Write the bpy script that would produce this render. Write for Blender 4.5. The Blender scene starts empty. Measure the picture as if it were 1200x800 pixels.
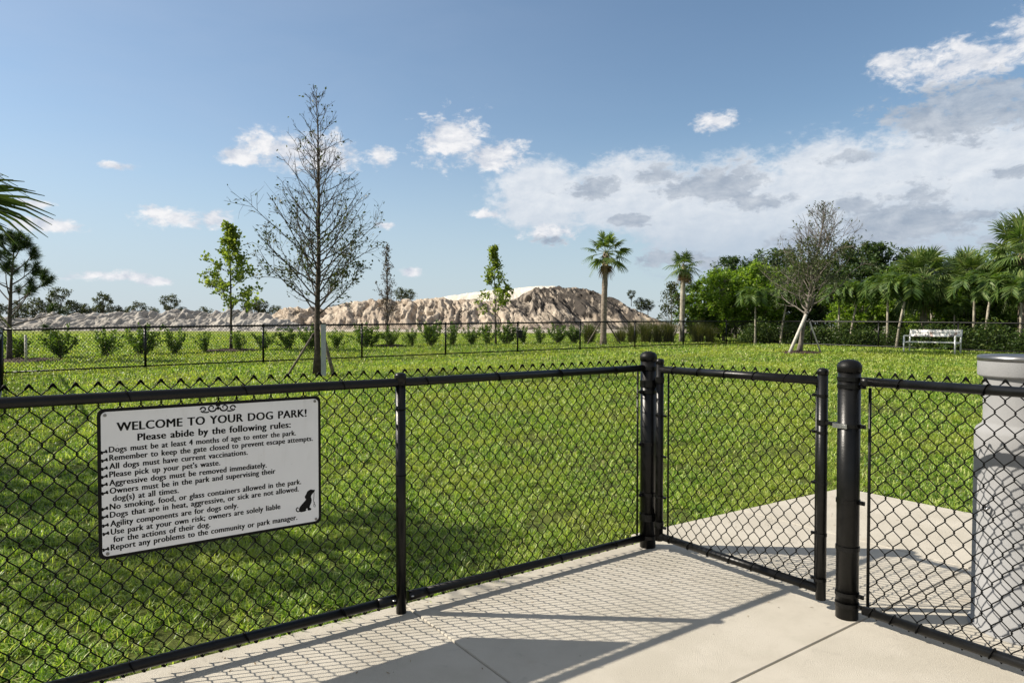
import bpy, math, random
import numpy as np
from mathutils import Vector, Matrix

sc = bpy.context.scene
COL = sc.collection
R = math.radians

# ------------------------------------------------------------------ camera
CAM_H = 1.49
cam = bpy.data.objects.new('camera', bpy.data.cameras.new('camera'))
COL.objects.link(cam)
cam.location = (0, 0, CAM_H)
cam.rotation_euler = (R(90 - 1.29), 0, 0)
cam.data.sensor_width = 36
cam.data.lens = 24.0
cam.data.clip_start = 0.05
cam.data.clip_end = 6000
sc.camera = cam

# ------------------------------------------------------------------ exposure
vs = sc.view_settings
vs.view_transform = 'Standard'
vs.look = 'None'
vs.exposure = 0.72
vs.gamma = 1.0
vs.use_curve_mapping = False

# ------------------------------------------------------------------ sun
SUN_TO = Vector((-1.59, 0.103, 1.22)).normalized()
SUN_EL = math.asin(SUN_TO.z)
SUN_AZ = math.atan2(SUN_TO.x, SUN_TO.y)          # clockwise from +Y
sun = bpy.data.objects.new('sun', bpy.data.lights.new('sun', 'SUN'))
COL.objects.link(sun)
sun.data.energy = 4.7
sun.data.angle = R(0.53)
sun.data.color = (1.0, 0.92, 0.80)
sun.rotation_euler = (-SUN_TO).to_track_quat('-Z', 'Y').to_euler()
sun.location = (-30, 5, 40)

# ------------------------------------------------------------------ world: sky with clouds
world = bpy.data.worlds.new('World')
sc.world = world
world.use_nodes = True


class NT:
    """small helper for wiring node trees"""
    def __init__(self, tree):
        self.t = tree
        tree.nodes.clear()

    def n(self, kind, **kw):
        nd = self.t.nodes.new(kind)
        for k, v in kw.items():
            setattr(nd, k, v)
        return nd

    def put(self, sock, v):
        if isinstance(v, bpy.types.NodeSocket):
            self.t.links.new(v, sock)
        elif v is not None:
            sock.default_value = v

    def m(self, op, a, b=None, c=None, clamp=False):
        nd = self.n('ShaderNodeMath', operation=op, use_clamp=clamp)
        for i, v in enumerate((a, b, c)):
            self.put(nd.inputs[i], v)
        return nd.outputs[0]

    def vm(self, op, a, b=None, out=0):
        nd = self.n('ShaderNodeVectorMath', operation=op)
        self.put(nd.inputs[0], a)
        if b is not None:
            self.put(nd.inputs[1], b)
        return nd.outputs[out]

    def mix(self, f, a, b, blend='MIX'):
        nd = self.n('ShaderNodeMix', data_type='RGBA', blend_type=blend)
        self.put(nd.inputs[0], f)
        self.put(nd.inputs[6], a if not isinstance(a, tuple) else (*a, 1)[:4])
        self.put(nd.inputs[7], b if not isinstance(b, tuple) else (*b, 1)[:4])
        return nd.outputs[2]

    def noise(self, vec, scale, detail=4, rough=0.55, dist=0.0, dims='3D', out=0):
        nd = self.n('ShaderNodeTexNoise', noise_dimensions=dims)
        self.put(nd.inputs['Vector'], vec)
        nd.inputs['Scale'].default_value = scale
        nd.inputs['Detail'].default_value = detail
        nd.inputs['Roughness'].default_value = rough
        nd.inputs['Distortion'].default_value = dist
        return nd.outputs[out]

    def ramp(self, f, stops, interp='LINEAR'):
        nd = self.n('ShaderNodeValToRGB')
        nd.color_ramp.interpolation = interp
        el = nd.color_ramp.elements
        while len(el) < len(stops):
            el.new(0.5)
        for e, (p, c) in zip(el, stops):
            e.position = p
            e.color = (*c, 1) if len(c) == 3 else c
        self.put(nd.inputs[0], f)
        return nd.outputs[0]

    def sstep(self, v, a, b):
        nd = self.n('ShaderNodeMapRange', interpolation_type='SMOOTHSTEP')
        self.put(nd.inputs[0], v)
        nd.inputs[1].default_value = a
        nd.inputs[2].default_value = b
        return nd.outputs[0]


SKY_STRENGTH = 0.085
W = NT(world.node_tree)
sky = W.n('ShaderNodeTexSky', sky_type='NISHITA')
sky.sun_disc = False
sky.sun_elevation = SUN_EL
sky.sun_rotation = SUN_AZ
sky.altitude = 0
sky.air_density = 1.0
sky.dust_density = 0.3
sky.ozone_density = 1.6
tc = W.n('ShaderNodeTexCoord')
sep = W.n('ShaderNodeSeparateXYZ')
W.put(sep.inputs[0], tc.outputs['Generated'])
az = W.m('MULTIPLY', W.m('ARCTAN2', sep.outputs[0], sep.outputs[1]), 57.29578)
el = W.m('MULTIPLY', W.m('ARCSINE', sep.outputs[2]), 57.29578)
cmb = W.n('ShaderNodeCombineXYZ')
W.put(cmb.inputs[0], az)
W.put(cmb.inputs[1], el)
AE = cmb.outputs[0]


def cloud_field(blobs):
    """soft union of ellipses (azimuth, elevation, half width, half height) in degrees"""
    f = None
    for (a, e, ra, re) in blobs:
        d = W.vm('MULTIPLY', W.vm('SUBTRACT', AE, (a, e, 0)), (1 / ra, 1 / re, 0))
        v = W.m('SUBTRACT', 1.0, W.vm('LENGTH', d, out=1))
        f = v if f is None else W.m('SMOOTH_MAX', f, v, 0.25)
    return f


white_blobs = [(-18.3, 13.8, 3.6, 1.5), (-21.5, 12.9, 2.0, .8), (-15.2, 13.7, 3.2, 1.6),
               (-10.8, 13.5, 1.3, 1.0), (-4.6, 14.9, 3.8, 2.4), (-1.8, 14.0, 3.2, 1.4),
               (-25.8, 8.0, 2.7, .95), (-23.6, 8.2, 1.4, .9), (-30.3, 3.6, 2.9, .5), (-27.5, 3.3, 1.5, .4),
               (-30.2, 11.4, 1.5, .35), (-34.0, 7.0, 2.4, .55), (-34.8, 8.3, 1.6, .4),
               (33.0, 17.8, 5.2, 1.7), (29.0, 18.6, 2.0, .9), (38, 18.6, 4.0, 2.0),
               (16.4, 15.9, 2.3, .8), (-2.3, 9.2, 1.6, .5), (2.9, 7.6, 2.3, 1.0),
               (-10.5, 8.2, 1.0, .4), (-8.4, 4.5, 1.1, .5)]
white_blobs = [(a_, e_, ra_ * 1.22, re_ * 1.22) for a_, e_, ra_, re_ in white_blobs]
bank_blobs = [(2.6, 10.6, 5.4, 3.6), (10, 10.6, 7.0, 3.8), (17, 9.0, 9.0, 5.0), (25, 9.8, 8.0, 5.0),
              (33, 10.4, 10.0, 5.2), (24, 5.5, 14, 3.6), (43, 9.0, 10, 7), (56, 10, 12, 9), (75, 14, 16, 10)]
grey_blobs = [(16.6, 11.2, 4.8, 1.5), (6.6, 11.3, 2.4, 1.0), (12.0, 12.3, 2.0, .8),
              (33.8, 14.6, 5.6, 2.1), (39, 14.5, 4.0, 2.0), (29.5, 7.6, 4.4, 2.2), (13.0, 5.4, 3.0, .8),
              (23, 6.6, 3.0, .9), (36.0, 10.3, 1.6, .6), (26.0, 9.0, 2.0, .7), (34.5, 7.6, 2.4, .7), (46, 11, 5, 3), (20, 9.6, 2.2, .6), (9.5, 8.6, 1.8, .5), (18.5, 5.0, 4.0, .7), (31, 5.2, 3.2, .7), (37, 5.6, 2.6, .8), (3.0, 7.2, 1.6, .45), (27, 12.4, 2.2, .6)]
grey_blobs = [(a_, e_, ra_ * 1.12, re_ * 1.12) for a_, e_, ra_, re_ in grey_blobs]
nz_big = W.noise(W.vm('MULTIPLY', AE, (0.55, 0.95, 1)), 0.55, 7, 0.62, 0.25)
nz_up = W.noise(W.vm('ADD', W.vm('MULTIPLY', AE, (0.55, 0.95, 1)), (0.28, -0.34, 0)), 0.55, 7, 0.62, 0.25)
nz_fine = W.noise(W.vm('MULTIPLY', AE, (1.0, 1.7, 1)), 1.1, 6, 0.62, 0.4)
nsum = W.m('ADD', W.m('MULTIPLY', W.m('SUBTRACT', nz_big, 0.5), 2.0),
           W.m('MULTIPLY', W.m('SUBTRACT', nz_fine, 0.5), 1.2))
fw = cloud_field(white_blobs)
fb = cloud_field(bank_blobs)
fg = cloud_field(grey_blobs)
aw = W.sstep(W.m('ADD', fw, nsum), 0.14, 0.75)
ab = W.m('MULTIPLY', W.sstep(W.m('ADD', fb, W.m('MULTIPLY', nsum, 0.42)), 0.0, 0.40), 0.93)
ag = W.sstep(W.m('ADD', fg, W.m('MULTIPLY', nsum, 1.35)), 0.0, 0.55)
relief = W.m('MULTIPLY', W.m('SUBTRACT', nz_big, nz_up), 3.2)     # side turned to the sun is brighter
CB = 1.0 / SKY_STRENGTH
wcol = W.mix(W.m('ADD', 0.62, relief, clamp=True), (0.30 * CB, 0.34 * CB, 0.41 * CB), (0.56 * CB, 0.56 * CB, 0.57 * CB))
bcol = W.mix(W.m('ADD', 0.66, W.m('MULTIPLY', relief, 0.42), clamp=True), (0.30 * CB, 0.35 * CB, 0.42 * CB), (0.53 * CB, 0.545 * CB, 0.565 * CB))
low = W.sstep(el, 11.0, 4.0)
bcol = W.mix(W.m('MULTIPLY', low, 0.85), bcol, (0.265 * CB, 0.325 * CB, 0.40 * CB))
gcol = W.mix(W.m('ADD', 0.32, W.m('MULTIPLY', relief, 0.7), clamp=True), (0.20 * CB, 0.24 * CB, 0.30 * CB), (0.38 * CB, 0.41 * CB, 0.45 * CB))
skyc = sky.outputs[0]
tint = W.mix(1.0, skyc, (0.93, 0.97, 0.95), 'MULTIPLY')
tint = W.mix(W.m('MULTIPLY', W.sstep(el, 17.0, 0.0), 0.8), tint, (0.31 * CB, 0.375 * CB, 0.435 * CB))
veil = W.m('MULTIPLY', W.noise(W.vm('MULTIPLY', AE, (0.05, 0.16, 1)), 1.0, 5, 0.6, 0.3), W.sstep(az, 30.0, -50.0))
tint = W.mix(W.m('MULTIPLY', veil, 0.45), tint, (0.34 * CB, 0.38 * CB, 0.46 * CB))
c1 = W.mix(ab, tint, bcol)
c2 = W.mix(aw, c1, wcol)
c3 = W.mix(W.m('MULTIPLY', ag, 0.85), c2, gcol)
# broken cloud added out of view as neutral fill for the blue shadows
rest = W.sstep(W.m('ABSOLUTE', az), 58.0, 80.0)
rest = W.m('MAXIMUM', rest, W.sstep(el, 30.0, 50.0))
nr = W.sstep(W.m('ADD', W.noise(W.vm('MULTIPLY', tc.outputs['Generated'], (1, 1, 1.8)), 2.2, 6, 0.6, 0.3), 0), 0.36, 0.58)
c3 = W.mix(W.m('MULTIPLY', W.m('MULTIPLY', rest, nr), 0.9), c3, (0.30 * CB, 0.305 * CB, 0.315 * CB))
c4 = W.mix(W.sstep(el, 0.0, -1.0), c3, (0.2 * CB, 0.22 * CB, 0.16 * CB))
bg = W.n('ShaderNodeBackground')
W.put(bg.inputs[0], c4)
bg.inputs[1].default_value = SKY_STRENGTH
wo = W.n('ShaderNodeOutputWorld')
W.put(wo.inputs[0], bg.outputs[0])
world.cycles.sampling_method = 'MANUAL'
world.cycles.sample_map_resolution = 1024

# ------------------------------------------------------------------ object helpers
def thing(name, label, cat, loc=(0, 0, 0), rotz=0.0, group=None):
    o = bpy.data.objects.new(name, None)
    o.empty_display_size = 0.2
    COL.objects.link(o)
    o.location = loc
    o.rotation_euler = (0, 0, rotz)
    o['label'] = label
    o['category'] = cat
    if group:
        o['group'] = group
    return o


def copy_thing(root, label, loc, rotz=0.0, scale=(1, 1, 1), group=None):
    r = root.copy()
    COL.objects.link(r)
    r.location = loc
    r.rotation_euler = (0, 0, rotz)
    r.scale = scale
    r['label'] = label
    if group:
        r['group'] = group
    for ch in list(root.children):
        c = ch.copy()
        COL.objects.link(c)
        c.parent = r
        for g in list(ch.children):
            d = g.copy()
            COL.objects.link(d)
            d.parent = c
    return r


class MB:
    """collects vertices and faces, then links them as ONE mesh object"""
    def __init__(self):
        self.v = []
        self.f = []
        self.s = []
        self.nv = 0

    def add(self, verts, faces, smooth=False):
        verts = np.asarray(verts, dtype=np.float32).reshape(-1, 3)
        self.v.append(verts)
        if isinstance(faces, np.ndarray):
            fl = [faces + self.nv]
        else:
            by = {}
            for q in faces:
                by.setdefault(len(q), []).append(q)
            fl = [np.array(x, dtype=np.int32) + self.nv for x in by.values()]
        for a in fl:
            if len(a):
                self.f.append(a.astype(np.int32))
                self.s.append(smooth)
        self.nv += len(verts)
        return self

    def box(self, c, s, rot=None):
        x, y, z = [k / 2 for k in s]
        v = np.array([(-x, -y, -z), (x, -y, -z), (x, y, -z), (-x, y, -z), (-x, -y, z), (x, -y, z), (x, y, z), (-x, y, z)])
        if rot is not None:
            v = v @ np.array(rot).T
        return self.add(v + np.array(c), np.array([(0, 3, 2, 1), (4, 5, 6, 7), (0, 1, 5, 4), (1, 2, 6, 5), (2, 3, 7, 6), (3, 0, 4, 7)]))

    def tube(self, pts, rad, sides=8, caps=True, smooth=True):
        p = np.asarray(pts, dtype=float)
        n = len(p)
        r = np.full(n, rad, dtype=float) if np.isscalar(rad) else np.asarray(rad, dtype=float)
        t = np.gradient(p, axis=0)
        t /= np.linalg.norm(t, axis=1)[:, None] + 1e-12
        ref = np.array((0, 0, 1.0)) if abs(t[0][2]) < 0.9 else np.array((1.0, 0, 0))
        a = np.cross(t[0], ref)
        a /= np.linalg.norm(a)
        A = np.zeros((n, 3))
        for i in range(n):
            a = a - t[i] * (a @ t[i])
            a /= np.linalg.norm(a) + 1e-12
            A[i] = a
        Bv = np.cross(t, A)
        ang = np.linspace(0, 2 * np.pi, sides, endpoint=False)
        ring = p[:, None, :] + r[:, None, None] * (np.cos(ang)[None, :, None] * A[:, None, :] + np.sin(ang)[None, :, None] * Bv[:, None, :])
        i = np.arange(n - 1)[:, None] * sides
        j = np.arange(sides)[None, :]
        k = (j + 1) % sides
        q = np.stack([i + j, i + k, i + sides + k, i + sides + j], -1).reshape(-1, 4)
        self.add(ring.reshape(-1, 3), q, smooth)
        if caps and sides > 2:
            self.f.append(np.array([list(range(sides))[::-1]], dtype=np.int32) + self.nv - n * sides)
            self.s.append(False)
            self.f.append(np.array([list(range(sides))], dtype=np.int32) + self.nv - sides)
            self.s.append(False)
        return self

    def lathe(self, prof, sides=32, c=(0, 0, 0), smooth=True):
        ang = np.linspace(0, 2 * np.pi, sides, endpoint=False)
        pr = np.array(prof, dtype=float)
        v = np.stack([pr[:, 0][:, None] * np.cos(ang), pr[:, 0][:, None] * np.sin(ang), np.repeat(pr[:, 1][:, None], sides, 1)], -1)
        n = len(pr)
        i = np.arange(n - 1)[:, None] * sides
        j = np.arange(sides)[None, :]
        k = (j + 1) % sides
        q = np.stack([i + j, i + k, i + sides + k, i + sides + j], -1).reshape(-1, 4)
        return self.add(v.reshape(-1, 3) + np.array(c), q, smooth)

    def prism(self, poly, z0, z1, to=None):
        """polygon (x, y) extruded from z0 to z1; 'to' maps (x, y, z) rows to another frame"""
        p = np.array(poly, dtype=float)
        n = len(p)
        v = np.vstack([np.c_[p, np.full(n, z0)], np.c_[p, np.full(n, z1)]])
        if to is not None:
            v = to(v)
        f = [list(range(n))[::-1], list(range(n, 2 * n))] + [[i, (i + 1) % n, n + (i + 1) % n, n + i] for i in range(n)]
        return self.add(v, f)

    def build(self, name, mat, parent=None, loc=None):
        me = bpy.data.meshes.new(name)
        V = np.vstack(self.v)
        if loc is not None:
            V = V - np.array(loc, dtype=np.float32)
        me.vertices.add(len(V))
        me.vertices.foreach_set('co', V.astype(np.float32).ravel())
        lens = np.concatenate([np.full(len(a), a.shape[1], dtype=np.int32) for a in self.f])
        idx = np.concatenate([a.ravel() for a in self.f])
        sm = np.concatenate([np.full(len(a), s, dtype=bool) for a, s in zip(self.f, self.s)])
        me.loops.add(len(idx))
        me.loops.foreach_set('vertex_index', idx)
        me.polygons.add(len(lens))
        st = np.zeros(len(lens), dtype=np.int32)
        st[1:] = np.cumsum(lens)[:-1]
        me.polygons.foreach_set('loop_start', st)
        me.polygons.foreach_set('use_smooth', sm)
        me.update(calc_edges=True)
        me.validate()
        me.materials.append(mat)
        o = bpy.data.objects.new(name, me)
        COL.objects.link(o)
        if parent is not None:
            o.parent = parent
        if loc is not None:
            o.location = loc
        return o


# numpy value noise ------------------------------------------------
def vnoise(x, y, seed=0):
    x = np.asarray(x, dtype=float)
    y = np.asarray(y, dtype=float)
    xi = np.floor(x).astype(np.int64)
    yi = np.floor(y).astype(np.int64)
    xf, yf = x - xi, y - yi
    u, v = xf * xf * (3 - 2 * xf), yf * yf * (3 - 2 * yf)

    def h(a, b):
        s = np.sin((a * 127.1 + b * 311.7 + seed * 74.7)) * 43758.5453
        return s - np.floor(s)
    return (h(xi, yi) * (1 - u) + h(xi + 1, yi) * u) * (1 - v) + (h(xi, yi + 1) * (1 - u) + h(xi + 1, yi + 1) * u) * v


def fbm(x, y, seed=0, oct=4):
    s = 0
    a = 0.5
    for k in range(oct):
        s = s + a * vnoise(np.asarray(x) * 2 ** k, np.asarray(y) * 2 ** k, seed + k * 17)
        a *= 0.5
    return s


# ------------------------------------------------------------------ materials
def mat_basic(name, c1, c2, rough=0.6, scale=8.0, bump=0.0, bscale=60.0, metal=0.0, spec=0.5, coords='Object', detail=5, extra=None, coat=0.0):
    m = bpy.data.materials.new(name)
    m.use_nodes = True
    N = NT(m.node_tree)
    t = N.n('ShaderNodeTexCoord')
    v = t.outputs[coords]
    col = N.mix(N.sstep(N.noise(v, scale, detail, 0.6), 0.35, 0.65), c1, c2)
    if extra:
        col = extra(N, v, col)
    p = N.n('ShaderNodeBsdfPrincipled')
    N.put(p.inputs['Base Color'], col)
    p.inputs['Roughness'].default_value = rough
    p.inputs['Metallic'].default_value = metal
    p.inputs['Specular IOR Level'].default_value = spec
    p.inputs['Coat Weight'].default_value = coat
    if bump:
        b = N.n('ShaderNodeBump')
        b.inputs['Strength'].default_value = bump
        b.inputs['Distance'].default_value = 0.02
        N.put(b.inputs['Height'], N.noise(v, bscale, 6, 0.65))
        N.put(p.inputs['Normal'], b.outputs[0])
    o = N.n('ShaderNodeOutputMaterial')
    N.put(o.inputs[0], p.outputs[0])
    return m


def mat_leaf(name, stops, transl=0.4, tcol=None, rough=0.5, patch=None, pscale=0.7, spec=0.35):
    """leaf material: a random tone for every leaf, plus light passing through"""
    m = bpy.data.materials.new(name)
    m.use_nodes = True
    N = NT(m.node_tree)
    g = N.n('ShaderNodeNewGeometry')
    col = N.ramp(g.outputs['Random Per Island'], stops)
    if patch:
        f = N.sstep(N.noise(g.outputs['Position'], pscale, 4, 0.6), 0.42, 0.66)
        col = N.mix(f, col, N.mix(0.55, col, patch))
    p = N.n('ShaderNodeBsdfPrincipled')
    N.put(p.inputs['Base Color'], col)
    p.inputs['Roughness'].default_value = rough
    p.inputs['Specular IOR Level'].default_value = spec
    tr = N.n('ShaderNodeBsdfTranslucent')
    N.put(tr.inputs[0], N.mix(1.0, col, tcol or (1.5, 1.6, 0.6), 'MULTIPLY'))
    mx = N.n('ShaderNodeMixShader')
    mx.inputs[0].default_value = transl
    N.put(mx.inputs[1], p.outputs[0])
    N.put(mx.inputs[2], tr.outputs[0])
    o = N.n('ShaderNodeOutputMaterial')
    N.put(o.inputs[0], mx.outputs[0])
    return m


def dusty(N, v, col):
    f = N.sstep(N.noise(v, 26, 6, 0.75), 0.66, 0.80)
    return N.mix(N.m('MULTIPLY', f, 0.45), col, (0.16, 0.15, 0.13))


M = {}
M['black'] = mat_basic('black_vinyl', (0.003, 0.003, 0.003), (0.006, 0.006, 0.006), 0.33, 14, 0.06, 90, spec=0.28, extra=dusty)
M['wire'] = mat_basic('black_wire', (0.003, 0.003, 0.003), (0.006, 0.006, 0.006), 0.55, 20, spec=0.08)
M['cap'] = mat_basic('black_cap', (0.004, 0.004, 0.004), (0.008, 0.008, 0.008), 0.45, 10, 0.1, 60, spec=0.2, extra=dusty)
M['steel'] = mat_basic('bare_steel', (0.42, 0.42, 0.42), (0.60, 0.60, 0.60), 0.32, 30, 0.1, 80, metal=1.0)
def sign_dirt(N, v, col):
    f = N.sstep(N.noise(N.vm('MULTIPLY', v, (6, 6, 1.2)), 2.0, 6, 0.7), 0.50, 0.80)
    col = N.mix(N.m('MULTIPLY', f, 0.28), col, (0.42, 0.40, 0.36))
    g = N.sstep(N.noise(v, 90, 3, 0.6), 0.70, 0.76)
    return N.mix(N.m('MULTIPLY', g, 0.45), col, (0.25, 0.23, 0.20))


M['signwhite'] = mat_basic('sign_white', (0.76, 0.76, 0.77), (0.80, 0.80, 0.81), 0.40, 3, 0.03, 12, extra=sign_dirt)
M['signblack'] = mat_basic('sign_black', (0.004, 0.004, 0.004), (0.007, 0.007, 0.007), 0.5, 6, spec=0.15)


def concrete_extra(N, v, col):
    sp = N.sstep(N.noise(v, 190, 4, 0.75), 0.56, 0.72)
    col = N.mix(N.m('MULTIPLY', sp, 0.5), col, (0.20, 0.18, 0.15))
    st = N.sstep(N.noise(v, 1.3, 6, 0.7, 0.6), 0.52, 0.74)
    col = N.mix(N.m('MULTIPLY', st, 0.35), col, (0.30, 0.26, 0.20))
    rust = N.sstep(N.noise(v, 2.6, 3, 0.5), 0.68, 0.76)
    col = N.mix(N.m('MULTIPLY', rust, 0.22), col, (0.32, 0.20, 0.10))
    wear = N.sstep(N.noise(N.vm('MULTIPLY', v, (1.0, 1.0, 1)), 5.5, 7, 0.75, 1.2), 0.55, 0.72)
    col = N.mix(N.m('MULTIPLY', wear, 0.34), col, (0.26, 0.235, 0.20))
    vor = N.n('ShaderNodeTexVoronoi', feature='DISTANCE_TO_EDGE')
    N.put(vor.inputs['Vector'], N.vm('ADD', v, N.vm('MULTIPLY', N.noise(v, 2.2, 5, 0.7, out=1), (0.9, 0.9, 0))))
    vor.inputs['Scale'].default_value = 0.33
    crack = N.m('MULTIPLY', N.sstep(vor.outputs['Distance'], 0.0016, 0.0004), N.sstep(N.noise(v, 0.8, 2, 0.5), 0.52, 0.60))
    col = N.mix(N.m('MULTIPLY', crack, 0.75), col, (0.12, 0.10, 0.08))
    dot = N.sstep(N.noise(v, 28, 2, 0.5), 0.75, 0.79)
    return N.mix(N.m('MULTIPLY', dot, 0.7), col, (0.10, 0.09, 0.07))


M['concrete'] = mat_basic('concrete', (0.44, 0.405, 0.335), (0.50, 0.462, 0.39), 0.88, 2.2, 0.4, 230, extra=concrete_extra)
M['joint'] = mat_basic('joint_dirt', (0.02, 0.017, 0.013), (0.045, 0.036, 0.028), 0.95, 20)
M['mulch'] = mat_basic('mulch', (0.025, 0.014, 0.009), (0.065, 0.036, 0.022), 0.95, 18, 0.8, 30)
M['fountain'] = mat_basic('grey_enamel', (0.245, 0.247, 0.25), (0.265, 0.267, 0.27), 0.72, 5, 0.2, 240, spec=0.3)
M['rim'] = mat_basic('dark_rim', (0.17, 0.173, 0.177), (0.24, 0.243, 0.247), 0.34, 6, metal=0.85)
M['bench'] = mat_basic('bench_metal', (0.72, 0.72, 0.70), (0.80, 0.80, 0.78), 0.45, 6, metal=0.15)


def bench_peel(N, v, col):
    f = N.sstep(N.noise(v, 3.4, 5, 0.65), 0.50, 0.58)
    g = N.sstep(N.noise(v, 5.0, 3, 0.5), 0.55, 0.66)
    return N.mix(f, col, N.mix(g, (0.16, 0.15, 0.15), (0.30, 0.17, 0.13)))


M['benchback'] = mat_basic('bench_back', (0.70, 0.69, 0.66), (0.78, 0.76, 0.73), 0.6, 6, extra=bench_peel)
M['bark_dark'] = mat_basic('bark_dark', (0.035, 0.027, 0.020), (0.085, 0.068, 0.052), 0.9, 12, 0.6, 40)
M['bark_grey'] = mat_basic('bark_grey', (0.16, 0.14, 0.115), (0.32, 0.29, 0.25), 0.9, 7, 0.4, 40)
M['bark_twig'] = mat_basic('bark_twig', (0.05, 0.040, 0.032), (0.10, 0.080, 0.065), 0.9, 10)
M['bark_dead'] = mat_basic('bark_dead', (0.105, 0.09, 0.075), (0.19, 0.165, 0.14), 0.9, 10)
M['bark_palm'] = mat_basic('bark_palm', (0.16, 0.125, 0.095), (0.30, 0.25, 0.20), 0.9, 9, 0.7, 25)
M['bark_pale'] = mat_basic('bark_pale', (0.22, 0.195, 0.15), (0.42, 0.38, 0.30), 0.85, 6, 0.2, 30)
M['stake'] = mat_basic('stake_wood', (0.10, 0.085, 0.065), (0.20, 0.17, 0.13), 0.9, 9, 0.3, 40)
M['stake_pale'] = mat_basic('stake_pale', (0.44, 0.41, 0.36), (0.58, 0.55, 0.49), 0.8, 9, 0.2, 40)
M['post_white'] = mat_basic('post_white', (0.34, 0.36, 0.385), (0.42, 0.44, 0.46), 0.6, 5)
M['boots'] = mat_basic('palm_boots', (0.10, 0.075, 0.045), (0.26, 0.20, 0.12), 0.9, 14, 0.8, 30)

M['grass'] = mat_leaf('grass', [(0, (0.036, 0.082, 0.010)), (0.30, (0.125, 0.235, 0.027)), (0.64, (0.310, 0.450, 0.066)), (0.92, (0.50, 0.58, 0.16)), (1, (0.62, 0.55, 0.30))],
                      0.42, (1.36, 1.42, 0.58), 0.42, (0.40, 0.43, 0.085), 0.55, 0.4)
M['lf_dark'] = mat_leaf('leaf_dark', [(0, (0.025, 0.055, 0.019)), (0.6, (0.056, 0.097, 0.031)), (1, (0.118, 0.156, 0.055))], 0.28)
M['lf_mid'] = mat_leaf('leaf_mid', [(0, (0.049, 0.103, 0.019)), (0.6, (0.101, 0.170, 0.032)), (1, (0.186, 0.251, 0.055))], 0.38)
M['lf_bright'] = mat_leaf('leaf_bright', [(0, (0.082, 0.158, 0.019)), (0.6, (0.162, 0.256, 0.032)), (1, (0.300, 0.373, 0.073))], 0.45)
M['lf_lime'] = mat_leaf('leaf_lime', [(0, (0.075, 0.125, 0.018)), (0.5, (0.165, 0.225, 0.038)), (1, (0.30, 0.35, 0.085))], 0.5, (1.4, 1.45, 0.7))
M['lf_olive'] = mat_leaf('leaf_olive', [(0, (0.026, 0.037, 0.019)), (0.6, (0.055, 0.073, 0.033)), (1, (0.110, 0.123, 0.061))], 0.3)
M['lf_sage'] = mat_leaf('leaf_sage', [(0, (0.030, 0.046, 0.018)), (0.6, (0.066, 0.092, 0.032)), (1, (0.13, 0.155, 0.065))], 0.3)
M['lf_brown'] = mat_leaf('leaf_brown', [(0, (0.040, 0.026, 0.018)), (0.6, (0.085, 0.060, 0.040)), (1, (0.10, 0.10, 0.045))], 0.3, (1.3, 1.1, 0.7))
M['lf_palm'] = mat_leaf('leaf_palm', [(0, (0.055, 0.101, 0.029)), (0.6, (0.117, 0.179, 0.049)), (1, (0.236, 0.276, 0.098))], 0.3, (1.4, 1.5, 0.6), 0.38)
M['lf_dead'] = mat_leaf('leaf_dead', [(0, (0.16, 0.10, 0.05)), (1, (0.30, 0.21, 0.11))], 0.3, (1.2, 1.0, 0.7))
M['lf_frond'] = mat_leaf('leaf_frond', [(0, (0.037, 0.079, 0.020)), (0.6, (0.086, 0.151, 0.032)), (1, (0.172, 0.229, 0.057))], 0.35)
M['lf_near'] = mat_leaf('leaf_near', [(0, (0.024, 0.042, 0.018)), (0.6, (0.052, 0.078, 0.028)), (1, (0.110, 0.130, 0.055))], 0.2, (1.4, 1.5, 0.6), 0.4)
M['lf_needle'] = mat_leaf('leaf_needle', [(0, (0.018, 0.042, 0.016)), (0.6, (0.040, 0.075, 0.026)), (1, (0.09, 0.125, 0.04))], 0.25)
M['lf_reed'] = mat_leaf('leaf_reed', [(0, (0.044, 0.061, 0.020)), (0.6, (0.083, 0.097, 0.031)), (1, (0.165, 0.154, 0.066))], 0.35)
M['lf_hedge'] = mat_leaf('leaf_hedge', [(0, (0.026, 0.057, 0.013)), (0.6, (0.060, 0.109, 0.023)), (1, (0.156, 0.202, 0.052))], 0.3)

# ------------------------------------------------------------------ plan of the place
B0 = np.array([0.9184, 4.5887])                     # the gate's hinge post
E1 = np.array([0.8138, 0.5811])                     # along the long fence
E2 = np.array([0.5811, -0.8138])                    # along the gate, towards the camera


def uv(u, v, z=0.0):
    p = B0 + u * E1 + v * E2
    return np.array([p[0], p[1], z])


def uvz(rows):
    rows = np.asarray(rows, dtype=float)
    p = B0 + rows[:, :1] * E1 + rows[:, 1:2] * E2
    return np.c_[p, rows[:, 2]]


_ky = np.linspace(-60, 1200, 2521)
_kz = np.interp(_ky, [-60, 6.8, 12, 18, 23, 30, 50, 90, 140, 1200], [-.03, -.03, .16, .36, .45, .59, .70, .82, 1.0, 1.0])
_kz = np.convolve(np.pad(_kz, 3, 'edge'), np.ones(7) / 7, 'valid')


def gz(x, y):
    x = np.asarray(x, dtype=float)
    y = np.asarray(y, dtype=float)
    z = np.interp(y, _ky, _kz)
    w = np.clip((y - 9) / 14, 0, 1)
    return z + w * 0.07 * (fbm(x * 0.11 + 5, y * 0.11, 3, 3) - 0.45)


def at(px, Y):
    """ground point seen at picture column px (of 1200) at distance Y"""
    x = (px - 600) / 800 * Y
    return np.array([x, Y, float(gz(x, Y))])


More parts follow.
